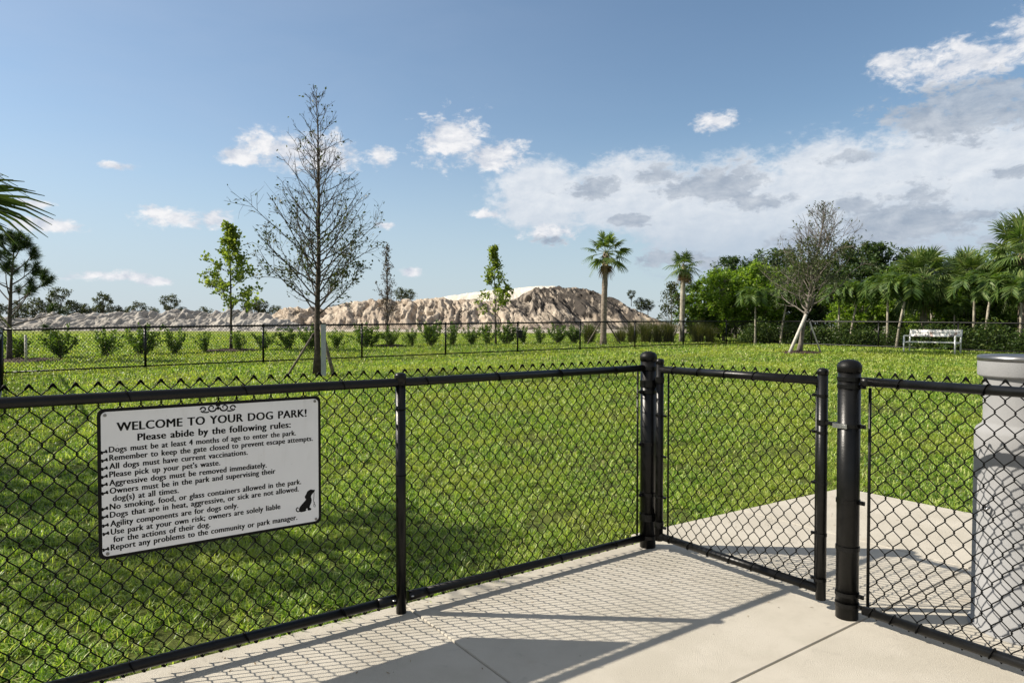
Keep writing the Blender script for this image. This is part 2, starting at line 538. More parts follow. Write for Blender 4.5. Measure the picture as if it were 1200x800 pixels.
# ---- ground sheet
def ground_material():
    m = bpy.data.materials.new('lawn_ground')
    m.use_nodes = True
    N = NT(m.node_tree)
    g = N.n('ShaderNodeNewGeometry')
    P = g.outputs['Position']
    s = N.n('ShaderNodeSeparateXYZ')
    N.put(s.inputs[0], P)
    n1 = N.noise(P, 0.35, 6, 0.65)
    n2 = N.noise(P, 9.0, 5, 0.7)
    gr = N.mix(N.sstep(n2, 0.3, 0.7), (0.040, 0.055, 0.014), (0.115, 0.140, 0.030))
    gr = N.mix(N.m('MULTIPLY', N.sstep(n1, 0.45, 0.7), 0.5), gr, (0.13, 0.13, 0.035))
    far = N.sstep(s.outputs[1], 30.0, 60.0)
    gr = N.mix(far, gr, N.mix(N.sstep(N.noise(P, 0.6, 6, 0.7), 0.35, 0.65), (0.13, 0.18, 0.028), (0.24, 0.27, 0.055)))
    edge = N.m('ADD', N.m('ADD', s.outputs[1], N.m('MULTIPLY', s.outputs[0], 0.35)), N.m('MULTIPLY', N.m('SUBTRACT', N.noise(P, 0.09, 5, 0.6), 0.5), 26))
    sand = N.mix(N.sstep(N.noise(P, 0.25, 6, 0.7), 0.35, 0.65), (0.36, 0.31, 0.25), (0.56, 0.51, 0.43))
    col = N.mix(N.sstep(edge, 72, 78), gr, sand)
    scrub = N.sstep(N.noise(P, 0.03, 4, 0.6), 0.50, 0.60)
    col = N.mix(N.m('MULTIPLY', N.sstep(s.outputs[1], 180, 260), N.m('ADD', 0.5, N.m('MULTIPLY', scrub, 0.5))), col, (0.07, 0.09, 0.03))
    p = N.n('ShaderNodeBsdfPrincipled')
    N.put(p.inputs['Base Color'], col)
    p.inputs['Roughness'].default_value = 0.95
    p.inputs['Specular IOR Level'].default_value = 0.1
    b = N.n('ShaderNodeBump')
    b.inputs['Strength'].default_value = 0.7
    b.inputs['Distance'].default_value = 0.04
    N.put(b.inputs['Height'], N.noise(P, 14, 6, 0.7))
    N.put(p.inputs['Normal'], b.outputs[0])
    o = N.n('ShaderNodeOutputMaterial')
    N.put(o.inputs[0], p.outputs[0])
    return m


def spaced(a, b, fine0, fine1, d):
    mid = np.arange(fine0, fine1 + d, d)
    k = np.linspace(0, 1, 26)[1:]
    return np.r_[fine0 + (a - fine0) * (k[::-1] ** 2.2), mid, fine1 + (b - fine1) * (k ** 2.2)]


gx = spaced(-3000, 3000, -45, 45, 0.9)
gy = spaced(-200, 5200, -4, 70, 0.7)
GX, GY = np.meshgrid(gx, gy)
GZ = gz(GX, GY)
nx, ny = len(gx), len(gy)
ii = (np.arange(ny - 1)[:, None] * nx + np.arange(nx - 1)[None, :]).ravel()
ground = MB().add(np.c_[GX.ravel(), GY.ravel(), GZ.ravel()], np.stack([ii, ii + 1, ii + nx + 1, ii + nx], -1), True).build('ground', ground_material())
ground['kind'] = 'structure'

# ---- concrete slabs with sawn joints
GAP = 0.0035
SLABS = [
    [(-1.78, -.10), (.10, -.10), (.10, -.26), (1.30, -.21), (1.30, 1.44), (-1.78, 1.44)],
    [(1.30, -.21), (2.72, -.13), (2.72, 1.44), (1.30, 1.44)],
    [(-4.6, -.10), (-1.78, -.10), (-1.78, 1.44), (-4.6, 1.44)],
    [(-7.4, -.10), (-4.6, -.10), (-4.6, 1.44), (-7.4, 1.44)],
    [(-1.78, 1.44), (1.30, 1.44), (1.30, 4.2), (-1.78, 4.2)],
    [(1.30, 1.44), (2.72, 1.44), (2.72, 4.2), (1.30, 4.2)],
    [(-4.6, 1.44), (-1.78, 1.44), (-1.78, 4.2), (-4.6, 4.2)],
    [(-7.4, 1.44), (-4.6, 1.44), (-4.6, 4.2), (-7.4, 4.2)],
    [(-4.6, 4.2), (-1.78, 4.2), (-1.78, 9), (-4.6, 9)],
    [(-1.78, 4.2), (1.30, 4.2), (1.30, 9), (-1.78, 9)],
    [(1.30, 4.2), (4.0, 4.2), (4.0, 9), (1.30, 9)],
]


def shrink(poly, d):
    """move every edge of a counter-clockwise or clockwise polygon inwards by d"""
    p = [np.array(q, dtype=float) for q in poly]
    n = len(p)
    area = sum(p[i][0] * p[(i + 1) % n][1] - p[(i + 1) % n][0] * p[i][1] for i in range(n))
    sg = 1 if area > 0 else -1
    out = []
    for i in range(n):
        a, b, c = p[i - 1], p[i], p[(i + 1) % n]
        e, f = (b - a) / np.linalg.norm(b - a), (c - b) / np.linalg.norm(c - b)
        n1, n2 = sg * np.array((-e[1], e[0])), sg * np.array((-f[1], f[0]))
        out.append(b + d * (n1 + n2) / (1 + n1 @ n2))
    return out


path = MB()
for s in SLABS:
    a = shrink(s, GAP)
    b = shrink(s, GAP + 0.004)
    n = len(a)
    lo = uvz(np.c_[np.array(a), np.full(n, -0.14)])
    m1 = uvz(np.c_[np.array(a), np.full(n, -0.006)])
    hi = uvz(np.c_[np.array(b), np.zeros(n)])
    fs = [list(range(2 * n, 3 * n))]
    for k in range(2):
        fs += [[k * n + i, k * n + (i + 1) % n, (k + 1) * n + (i + 1) % n, (k + 1) * n + i] for i in range(n)]
    path.add(np.vstack([lo, m1, hi]), fs)
path = path.build('path', M['concrete'])
path['kind'] = 'structure'
jd = MB().prism([(-7.35, -.08), (2.70, -.08), (2.70, 4.15), (-7.35, 4.15)], -0.10, -0.018, uvz).build('path_bed', M['joint'])
jd['kind'] = 'structure'


def inpoly(u, v, poly):
    ins = np.zeros(len(u), dtype=bool)
    n = len(poly)
    for i in range(n):
        (x1, y1), (x2, y2) = poly[i], poly[(i + 1) % n]
        c = ((y1 > v) != (y2 > v)) & (u < (x2 - x1) * (v - y1) / (y2 - y1 + 1e-12) + x1)
        ins ^= c
    return ins


# ------------------------------------------------------------------ chain-link fabric
def chain_wires(L, H, w, hh, r, sides, mb, to, knuckle=True, fine=True, phase=0):
    """woven zigzag wires; local frame x along, y depth, z up; 'to' maps rows to the world"""
    nseg = int(round(H / (hh / 2)))
    hs = H / nseg
    n = int(L / (w / 2))
    s = w / 2
    for i in range(n):
        x0, x1 = i * s, (i + 1) * s
        at_hi = ((i + phase) % 2 == 0)              # at the top the wire ends on this side
        P = []
        z = H
        o = 1.15 * r
        for k in range(nseg + 1):
            xb = (x1 + o) if at_hi else (x0 - o)
            d = r * 1.05 * (1 if at_hi else -1)     # strand leaving downwards lies on this face
            if fine:
                if k > 0:
                    P.append((xb + (-.15 * s if at_hi else .15 * s), -d, z + .195 * hs))
                P.append((xb, 0, z))
                if k < nseg:
                    P.append((xb + (-.15 * s if at_hi else .15 * s), d, z - .195 * hs))
            else:
                P.append((xb, d * 0.5, z))
            at_hi = not at_hi
            z -= hs
        mb.tube(to(np.array(P)), r, sides, caps=False)
    if knuckle:
        for (zz, sg, ph) in ((H, 1, phase), (0.0, -1, (phase + nseg) % 2)):
            for i in range(n):
                if (i + ph) % 2 == 0 and i + 1 <= n:
                    x = (i + 1) * s
                    pts = [(x - .34 * s, r, zz - sg * .34 * hs), (x - .05 * s, r * 1.3, zz + sg * .002), (x + .05 * s, -r * 1.3, zz + sg * .003), (x + .36 * s, -r, zz - sg * .36 * hs)]
                    mb.tube(to(np.array(pts)), r * 1.15, max(sides, 4), caps=True)


def plane_map(origin, direction):
    """rows (along, depth, z) -> world; depth is measured to the left of the direction"""
    o = np.array(origin, dtype=float)
    d = np.array([direction[0], direction[1]])
    nrm = np.array([-d[1], d[0]])

    def f(P):
        P = np.asarray(P, dtype=float)
        q = o[:2] + P[:, :1] * d + P[:, 1:2] * nrm
        return np.c_[q, o[2] + P[:, 2]]
    return f


def ring_band(mb, c, r, h=0.02, t=0.004, lug=None):
    """a clamp band round a post, with an ear and a bolt on the side 'lug' points to"""
    mb.lathe([(r - .002, -h / 2), (r + t, -h / 2), (r + t, h / 2), (r - .002, h / 2)], 24, c, smooth=False)
    if lug is not None:
        d = np.array(lug) / np.linalg.norm(lug)
        e = np.array((-d[1], d[0], 0))
        rot = np.c_[np.array((d[0], d[1], 0)), e, np.array((0, 0, 1))]
        mb.box(np.array(c) + np.array((d[0], d[1], 0)) * (r + .014), (.034, .010, h), rot)
        p = np.array(c) + np.array((d[0], d[1], 0)) * (r + .018)
        mb.tube([p - e * .017, p + e * .017], .0055, 6)


def dome_cap(mb, c, r):
    x, y, z = c
    mb.lathe([(r + .001, -.030), (r + .0035, -.030), (r + .0045, -.006), (r + .0045, .003), (r + .002, .007), (r * .93, .018), (r * .72, .027), (r * .4, .033), (.001, .035)], 32, (x, y, z))


# ------------------------------------------------------------------ the near fence
V_MESH = -0.031
RAIL_Z, LOW_Z = 1.200, 0.078


def rail_ties(par, root, to, xs, z, r):
    for x in xs:
        mb = MB()
        a = np.linspace(0, 2 * np.pi, 15)
        P = np.c_[x + 0.010 * np.sin(a), (r + .003) * np.cos(a), z + (r + .003) * np.sin(a)]
        mb.tube(to(P), .0028, 5, caps=False)
        sub(mb, 'wire_tie', M['wire'], par, root)


f1 = thing('chain_link_fence', 'long black chain link fence panel run in front, carrying the white rules sign', 'fence', uv(-1.837, 0))
f1loc = np.array(f1.location)
to1 = plane_map((*B0, 0), -E1)                      # x runs from the hinge post to the left; depth to the camera is +
LEFT = 6.4


def part(mb, name, mat, root):
    return mb.build(name, mat, root) if root is None else _part(mb, name, mat, root)


def _part(mb, name, mat, root):
    o = mb.build(name, mat, root)
    inv = Matrix.Translation(root.location) @ Matrix.Rotation(root.rotation_euler.z, 4, 'Z')
    inv.invert()
    o.data.transform(inv)
    return o


def sub(mb, name, mat, par, root):
    o = _part(mb, name, mat, root)
    o.parent = par
    return o


mb = MB()
chain_wires(LEFT - .06, 1.232, 0.0765, 0.0948, 0.0027, 6, mb, lambda P: to1(np.asarray(P) * np.array((1, 1, 1)) + np.array((.075, V_MESH, .030))))
_part(mb, 'wire_mesh', M['wire'], f1)
mb = MB().tube(to1([(0.03, 0, RAIL_Z + .009), (1.837, 0, RAIL_Z), (4.9, 0, RAIL_Z), (LEFT, 0, RAIL_Z)]), .0225, 16)
top_rail = _part(mb, 'top_rail', M['black'], f1)
rail_ties(top_rail, f1, to1, [.31 + .46 * k for k in range(13)], RAIL_Z + .004, .0225)
mb = MB().tube(to1([(0.03, 0, LOW_Z - .008), (1.80, 0, LOW_Z + .002)]), .0225, 16).tube(to1([(1.87, 0, LOW_Z), (4.88, 0, LOW_Z)]), .0225, 16)
mb.tube(to1([(1.70, 0, LOW_Z + .001), (1.80, 0, LOW_Z + .002)]), .0265, 16).tube(to1([(1.87, 0, LOW_Z), (1.97, 0, LOW_Z)]), .0265, 16)
low_rail = _part(mb, 'bottom_rail', M['black'], f1)
rail_ties(low_rail, f1, to1, [.31 + .46 * k for k in range(13)], LOW_Z, .0225)
for x in (1.837, 4.9):
    c = to1([(x, 0, 0)])[0]
    mb = MB().tube([c + (0, 0, -.05), c + (0, 0, 1.215)], .0265, 20)
    mb.lathe([(.027, 1.185), (.031, 1.185), (.031, 1.236), (.027, 1.245), (.012, 1.250), (.001, 1.251)], 24, c)
    ps = _part(mb, 'post', M['black'], f1)
    for z in (1.06, .72):
        mb = MB()
        ring_band(mb, c + (0, 0, z), .0265, .006, .0015)
        sub(mb, 'wire_tie', M['wire'], ps, f1)
    for sx in (-1, 1):
        b = to1([(x + sx * .052, .026, LOW_Z + .004)])[0]
        mb = MB().lathe([(.001, .006), (.008, .005), (.009, .0), (.001, 0)], 12, b)
        sub(mb, 'bolt', M['steel'], ps, f1)
# hinge post
c = uv(0, 0)
mb = MB().tube([c + (0, 0, -.05), c + (0, 0, 1.290)], .0525, 32)
post_h = _part(mb, 'gate_post', M['black'], f1)
mb = MB()
dome_cap(mb, c + (0, 0, 1.287), .0525)
sub(mb, 'post_cap', M['cap'], post_h, f1)
dAB = np.array((-E1[0], -E1[1], 0))
for z in (1.208, 1.05, .70, .36, .070):
    mb = MB()
    ring_band(mb, c + (0, 0, z), .0525, .022, .0035, dAB)
    sub(mb, 'brace_band', M['black'], post_h, f1)
mb = MB().tube(to1([(.070, V_MESH, .05), (.070, V_MESH, 1.19)]), .007, 6)
_part(mb, 'tension_bar', M['black'], f1)

# ------------------------------------------------------------------ gate
gate = thing('gate', 'black chain link walk gate standing closed between the two thick capped posts', 'gate', uv(0, .667))
to2 = plane_map((*B0, 0), E2)                       # x runs from hinge post to latch post; depth + is to the park side
G0, G1 = 0.101, 1.233
GB, GT = 0.098, 1.203
mb = MB()
for x, zb, zt in ((G0, .068, 1.262), (G1, .045, 1.256)):
    p = to2([(x, 0, 0)])[0]
    mb.tube([p + (0, 0, zb), p + (0, 0, zt)], .0262, 20)
    mb.lathe([(.0268, -.02), (.0285, -.02), (.0285, .0), (.022, .010), (.010, .014), (.001, .015)], 20, p + (0, 0, zt))
mb.tube(to2([(G0, 0, GT), (G1, 0, GT)]), .0235, 16)
mb.tube(to2([(G0, 0, GB), (G1, 0, GB)]), .0235, 16)
gf = _part(mb, 'gate_frame', M['black'], gate)
rail_ties(gf, gate, to2, [G0 + .12 + .20 * k for k in range(5)], GT, .0235)
rail_ties(gf, gate, to2, [G0 + .10 + .155 * k for k in range(7)], GB, .0235)
for xg, zs, sg in ((G1, (1.125, .93, .66, .39, .15), -1), (G0, (.90, .63, .36, .16), 1)):
    for z in zs:
        mb = MB()
        ring_band(mb, to2([(xg, 0, z)])[0], .0262, .014, .002, sg * np.array((E2[0], E2[1], 0)))
        sub(mb, 'brace_band', M['black'], gf, gate)
mb = MB()
chain_wires(G1 - G0 - .062, 1.185, 0.0765, 0.0948, 0.0027, 6, mb, lambda P: to2(np.asarray(P) + np.array((G0 + .052, .031, .066))))
_part(mb, 'wire_mesh', M['wire'], gate)
for x in (G0 + .048, G1 - .050):
    mb = MB().tube(to2([(x, .031, .085), (x, .031, 1.19)]), .0065, 6)
    _part(mb, 'tension_bar', M['black'], gate)
for z, up in ((1.105, 1), (.205, -1)):              # hinges: band on the post, ear, pintle and strap
    mb = MB()
    ring_band(mb, c + (0, 0, z), .0525, .045, .005)
    ring_band(mb, to2([(G0, 0, z + up * .03)])[0], .0262, .040, .004)
    q = to2([(.062, .022, z)])[0]
    mb.tube([q + (0, 0, -.035), q + (0, 0, .045)], .010, 10)
    mb.box(to2([(.058, .020, z)])[0], (.050, .026, .030), np.c_[np.array((*E2, 0)), np.array((-E2[1], E2[0], 0)), np.array((0, 0, 1))])
    mb.box(to2([(.085, .024, z + up * .03)])[0], (.045, .014, .030), np.c_[np.array((*E2, 0)), np.array((-E2[1], E2[0], 0)), np.array((0, 0, 1))])
    _part(mb, 'hinge', M['black'], gate)
rot2 = np.c_[np.array((*E2, 0)), np.array((-E2[1], E2[0], 0)), np.array((0, 0, 1))]
mb = MB()
ring_band(mb, to2([(G1, 0, .985)])[0], .0262, .028, .004)
mb.box(to2([(G1 + .050, -.008, .985)])[0], (.060, .016, .018), rot2)
mb.tube(to2([(G1 + .068, -.036, .985), (G1 + .068, .024, .985)]), .009, 8)
latch = _part(mb, 'latch', M['black'], gate)
mb = MB().box(to2([(G1 + .126, -.058, .985)])[0], (.074, .006, .024), rot2)
mb.box(to2([(G1 + .150, -.0585, .985)])[0], (.012, .010, .012), rot2)
sub(mb, 'latch_fork', M['steel'], latch, gate)

# ------------------------------------------------------------------ right-hand panel
f3 = thing('chain_link_fence', 'short black chain link panel beside the gate, in front of the grey fountain', 'fence', uv(0, 1.375))
x0, x1 = 1.375, 2.215
cL = to2([(x0, 0, 0)])[0]
mb = MB().tube([cL + (0, 0, -.05), cL + (0, 0, 1.290)], .0540, 32)
post_l = _part(mb, 'gate_post', M['black'], f3)
mb = MB()
dome_cap(mb, cL + (0, 0, 1.287), .0540)
sub(mb, 'post_cap', M['cap'], post_l, f3)
for z, lug in ((1.222, (*E2, 0)), (1.185, (*E2, 0)), (.985, (*E2, 0)), (.60, (*E2, 0)), (.36, None), (.125, (*E2, 0)), (.072, (*E2, 0))):
    mb = MB()
    ring_band(mb, cL + (0, 0, z), .0540, .020, .0035, lug)
    sub(mb, 'brace_band', M['black'], post_l, f3)
mb = MB().tube(to2([(x0 + .07, 0, 1.212), (4.0, 0, 1.210)]), .0225, 16)
mb.lathe([(.001, -.02), (.026, -.02), (.028, 0), (.026, .02), (.001, .02)], 16, to2([(x0 + .085, 0, 1.212)])[0])
tr = _part(mb, 'top_rail', M['black'], f3)
mb = MB().tube(to2([(x0 + .085, 0, .063), (4.0, 0, .066)]), .0225, 16)
br = _part(mb, 'bottom_rail', M['black'], f3)
rail_ties(tr, f3, to2, [1.62, 1.98, 2.45], 1.211, .0225)
rail_ties(br, f3, to2, [1.50, 1.60, 1.72, 2.02, 2.45], .064, .0225)
mb = MB()
chain_wires(2.50, 1.232, 0.0765, 0.0948, 0.0027, 6, mb, lambda P: to2(np.asarray(P) + np.array((x0 + .095, .031, .026))))
_part(mb, 'wire_mesh', M['wire'], f3)
mb = MB().tube(to2([(x0 + .090, .031, .05), (x0 + .090, .031, 1.18)]), .0075, 6)
_part(mb, 'tension_bar', M['black'], f3)
for xp, rp_ in ((x1 + .06, .036), (4.02, .036)):
    p = to2([(xp, 0, 0)])[0]
    mb = MB().tube([p + (0, 0, -.05), p + (0, 0, 1.24)], rp_, 20)
    dome_cap(mb, p + (0, 0, 1.235), rp_)
    _part(mb, 'post', M['black'], f3)

# ------------------------------------------------------------------ far fences
def far_fence(name, label, pts, r_post, H, rail_r=.026, end_caps=True, wire_r=0.0048, post_r_ends=None, skip=()):
    root = thing(name, label, 'fence', (*pts[0][:2], float(gz(*pts[0][:2]))))
    P = [np.array([p[0], p[1], float(gz(p[0], p[1]))]) for p in pts]
    for k, p in enumerate(P):
        if k in skip:
            continue
        r = post_r_ends if (post_r_ends and k in (0, len(P) - 1)) else r_post
        mb = MB().tube([p + (0, 0, -.1), p + (0, 0, H + .03)], r, 12)
        mb.lathe([(r + .001, H + .0), (r + .006, H + .0), (r + .005, H + .04), (.001, H + .06)], 12, p)
        _part(mb, 'post', M['black'], root)
    mb = MB().tube([p + (0, 0, H) for p in P], rail_r, 8)
    _part(mb, 'top_rail', M['black'], root)
    mb = MB().tube([p + (0, 0, .08) for p in P], rail_r * .8, 6)
    _part(mb, 'bottom_rail', M['black'], root)
    mb = MB()
    for a, b in zip(P[:-1], P[1:]):
        d = (b - a)[:2]
        L = np.linalg.norm(d)
        base = plane_map((a[0], a[1], 0), d / L)
        za, zb = a[2], b[2]

        def to(Q, base=base, za=za, zb=zb, L=L):
            W_ = base(Q)
            W_[:, 2] += za + (zb - za) * np.asarray(Q)[:, 0] / L + .05
            return W_
        chain_wires(L, H, 0.0765, 0.0948, wire_r, 3, mb, to, knuckle=False, fine=False)
    _part(mb, 'wire_mesh', M['wire'], root)
    return root


D0 = np.array([-9.66, 17.97])
BACK = [tuple(D0 + E1 * 3.03 * n * (0.5811 / 0.5811)) for n in range(-1, 9)]
CORNER = tuple(D0 + E1 * 3.03 * 8.75)
SIDE = [CORNER] + [tuple(np.array(CORNER) + E2 * d) for d in (2.9, 5.9, 8.9, 11.9, 14.9, 17.9)]
LEFTF = [BACK[0], (-9.93, 13.25), (-7.75, 10.25), (-6.6, 7.4)]
far_fence('chain_link_fence', 'far black chain link fence along the back of the lawn, before the row of shrubs', BACK + [CORNER], .030, 1.10, post_r_ends=.038)
far_fence('chain_link_fence', 'black chain link fence along the right edge of the lawn, behind the bench', SIDE, .030, 1.10, post_r_ends=.045, skip=(0,))
far_fence('chain_link_fence', 'black chain link fence at the left picture edge, seen end on under the palm', LEFTF, .034, 1.12, skip=(0,))

# ------------------------------------------------------------------ rules sign
SIGN_V = -0.014
S0, S1 = -3.181, -2.257                              # along E1
SW, SH = S1 - S0, 0.615
SZ0 = 0.540
sign = thing('rules_sign', 'white dog park rules sign with black border, hung on the long near fence', 'sign', uv(S0, SIGN_V, SZ0))


def tos(rows):
    """sign plane: x right, y up, z out towards the camera"""
    rows = np.asarray(rows, dtype=float)
    p = B0 + (S0 + rows[:, :1]) * E1 + (SIGN_V + rows[:, 2:3]) * E2
    return np.c_[p, SZ0 + rows[:, 1]]


def rounded(x0, y0, x1, y1, r, n=7):
    o = []
    for cx, cy, a0 in ((x1 - r, y0 + r, -90), (x1 - r, y1 - r, 0), (x0 + r, y1 - r, 90), (x0 + r, y0 + r, 180)):
        for k in range(n):
            a = R(a0 + 90 * k / (n - 1))
            o.append((cx + r * math.cos(a), cy + r * math.sin(a)))
    return o


_part(MB().prism(rounded(0, 0, SW, SH, .026), 0, .006, tos), 'frame', M['signblack'], sign)
panel = _part(MB().prism(rounded(.013, .013, SW - .013, SH - .013, .020), .0045, .0075, tos), 'panel', M['signwhite'], sign)
ZT = .0080


def flat(polys, name, par, z0=.0070, z1=ZT, mat='signblack'):
    mb = MB()
    for p in polys:
        mb.prism(p, z0, z1, tos)
    return sub(mb, name, M[mat], par, sign)


# homography from the enlarged photograph of the sign to the sign's own plane
def homography(src, dst):
    A = []
    for (x, y), (X, Y) in zip(src, dst):
        A.append([x, y, 1, 0, 0, 0, -X * x, -X * y, -X])
        A.append([0, 0, 0, x, y, 1, -Y * x, -Y * y, -Y])
    return np.linalg.svd(np.array(A, dtype=float))[2][-1].reshape(3, 3)


def unit2(v):
    return v / np.linalg.norm(v)


HM = homography([(84, 105), (1041, 50), (1041, 586), (95, 753)], [(0, SH), (SW, SH), (SW, 0), (0, 0)])


def sp(x, y):
    q = HM @ np.array((x, y, 1.0))
    return q[:2] / q[2]


def lettering(txt, a, b, capa, weight, name='lettering'):
    """one line of writing from sign point a to b (baseline); capa is a point one capital height above a"""
    cu = bpy.data.curves.new('lettering', 'FONT')
    cu.body = txt
    cu.size = 1.0
    cu.resolution_u = 3
    cu.space_character = 1.06
    cu.space_word = 1.25
    tmp = bpy.data.objects.new('lettering', cu)
    COL.objects.link(tmp)
    dg = bpy.context.evaluated_depsgraph_get()
    me = bpy.data.meshes.new_from_object(tmp.evaluated_get(dg))
    bpy.data.objects.remove(tmp)
    V = np.zeros(len(me.vertices) * 3)
    me.vertices.foreach_get('co', V)
    V = V.reshape(-1, 3)
    Fc = [list(q.vertices) for q in me.polygons]
    bpy.data.meshes.remove(me)
    pa, pb, pc = sp(*a), sp(*b), sp(*capa)
    y = (pa[1] + pb[1]) / 2
    sx = (pb[0] - pa[0]) / (V[:, 0].max() - V[:, 0].min())
    sy = (pc[1] - pa[1]) / 0.729
    mb = MB()
    for k, (dx, dy) in enumerate(((-.5, .06), (0, -.06), (.5, .06))):      # stems drawn heavier than bars
        rows = np.c_[pa[0] + (V[:, 0] - V[:, 0].min()) * sx + dx * weight * sy, y + V[:, 1] * sy + dy * weight * sy, np.full(len(V), ZT + k * .00012)]
        mb.add(tos(rows), Fc)
    return sub(mb, name, M['signblack'], panel, sign)


lettering('WELCOME TO YOUR DOG PARK!', (172, 200), (980, 137), (172, 161), .075)
lettering('Please abide by the following rules:', (262, 238), (913, 186), (262, 206), .085)
LINES = [('Dogs must be at least 4 months of age to enter the park.', (138, 291), (935, 217)),
         ('Remember to keep the gate closed to prevent escape attempts.', (140, 326), (1006, 240)),
         ('All dogs must have current vaccinations.', (140, 361), (731, 300)),
         ("Please pick up your pet's waste.", (140, 396), (614, 345)),
         ('Aggressive dogs must be removed immediately.', (140, 431), (811, 355)),
         ('Owners must be in the park and supervising their', (142, 466), (848, 380)),
         ('dog(s) at all times.', (155, 498), (437, 463)),
         ('No smoking, food, or glass containers allowed in the park.', (142, 533), (956, 425)),
         ('Dogs that are in heat, aggressive, or sick are not allowed.', (143, 568), (946, 455)),
         ('Agility components are for dogs only.', (145, 604), (690, 527)),
         ('Use park at your own risk; owners are solely liable', (147, 639), (868, 530)),
         ('for the actions of their dog.', (158, 671), (571, 608)),
         ('Report any problems to the community or park manager.', (147, 706), (939, 575))]
for i, (t, a, b) in enumerate(LINES):
    lettering(t, a, b, (a[0], a[1] - 26.5), .072)
    if i in (6, 11):
        continue
    p, q = sp(a[0] - 32, a[1] + 1), sp(a[0] - 12, a[1] - 5)     # bone-shaped bullet
    ax = unit2(q - p)
    nn = np.array((-ax[1], ax[0]))
    Lb_ = float(np.linalg.norm(q - p))
    mbn = MB().prism([tuple(p + ax * s_ + nn * t_) for s_, t_ in ((.0, -.0034), (Lb_, -.0034), (Lb_, .0034), (.0, .0034))], .0070, ZT)
    mbn.v[-1] = tos(mbn.v[-1]).astype(np.float32)
    for k, (s_, t_) in enumerate(((0, .0032), (0, -.0032), (Lb_, .0032), (Lb_, -.0032))):
        c_ = p + ax * s_ + nn * t_
        mbn.prism([tuple(c_ + .0040 * np.array((math.cos(R(30 * h)), math.sin(R(30 * h))))) for h in range(12)], .0069, ZT + .0001 * (k + 1), tos)
    sub(mbn, 'bone_mark', M['signblack'], panel, sign)

# scroll ornament under the top border
sc0 = sp(606, 103)


def stroke(pts, wd):
    """a flat strip of given widths along pts"""
    p = np.array(pts, dtype=float)
    t = np.gradient(p, axis=0)
    t /= np.linalg.norm(t, axis=1)[:, None]
    n = np.c_[-t[:, 1], t[:, 0]] * (np.array(wd)[:, None] / 2)
    a, b = p + n, p - n
    k = len(p)
    rows = np.vstack([np.c_[a, np.full(k, ZT)], np.c_[b, np.full(k, ZT)]])
    return tos(rows), np.array([(i, i + 1, k + i + 1, k + i) for i in range(k - 1)])


mbs = MB()
for sg in (-1, 1):
    th = np.linspace(0, 2.3 * np.pi, 40)
    rr = .019 - .0145 * th / th[-1]
    spiral = [(sc0[0] + sg * (.026 - r_ * math.cos(t_)), sc0[1] + .004 - r_ * math.sin(t_) * 0.95) for t_, r_ in zip(th, rr)]
    mbs.add(*stroke(spiral, np.linspace(.0075, .004, 40)))
    th = np.linspace(0, 1.7 * np.pi, 28)
    rr = .013 - .009 * th / th[-1]
    spiral = [(sc0[0] + sg * (.060 + r_ * math.cos(t_)), sc0[1] - .001 + r_ * math.sin(t_)) for t_, r_ in zip(th, rr)]
    mbs.add(*stroke(spiral, np.linspace(.007, .004, 28)))
    mbs.add(*stroke([(sc0[0] + sg * x, sc0[1] + y) for x, y in ((.038, -.012), (.046, -.014), (.056, -.013), (.064, -.012), (.071, -.006))], [.006] * 5))
mbs.add(*stroke([(sc0[0] - .010, sc0[1] + .016), (sc0[0] - .003, sc0[1] + .017), (sc0[0] + .003, sc0[1] + .017), (sc0[0] + .010, sc0[1] + .016)], [.010, .016, .016, .010]))
mbs.add(*stroke([(sc0[0], sc0[1] + .008), (sc0[0], sc0[1] - .006)], [.012, .006]))
sub(mbs, 'scroll_ornament', M['signblack'], panel, sign)

# sitting dog holding its leash (outline in the coordinates of the enlarged photograph of that corner)
HD = lambda x, y: sp((240 + x / 7.273 - 90) * 3.635, (540 + y / 7.273 - 450) * 3.635)
dog = [(888, 245), (905, 238), (925, 241), (939, 240), (935, 256), (922, 270), (910, 284), (905, 300), (912, 325), (908, 350), (897, 372), (893, 390), (908, 398), (906, 410),
       (884, 416), (876, 412), (874, 395), (862, 404), (868, 415), (850, 424), (822, 430), (806, 424), (803, 405), (812, 385), (832, 360), (852, 338), (864, 322), (856, 312), (853, 298), (866, 276), (874, 256)]
flat([[tuple(HD(x, y)) for x, y in dog]], 'dog_emblem', panel)
mbs = MB()
mbs.add(*stroke([HD(x, y) for x, y in ((812, 420), (795, 426), (783, 418), (781, 402), (790, 392), (800, 396))], [.0055] * 6))
mbs.add(*stroke([HD(x, y) for x, y in ((932, 262), (930, 300), (926, 335), (936, 362), (944, 375), (938, 385), (928, 380), (930, 362), (934, 340))], [.0022] * 9))
sub(mbs, 'dog_emblem', M['signblack'], panel, sign)
for x, y in ((119, 131), (1016, 73), (1018, 570), (133, 722)):
    q = sp(x, y)
    mb = MB()
    rows = [(q[0] + .0065 * math.cos(R(30 * k)), q[1] + .0065 * math.sin(R(30 * k))) for k in range(12)]
    mb.prism(rows, .007, .011, tos)
    _part(mb, 'bolt', M['rim'], sign)

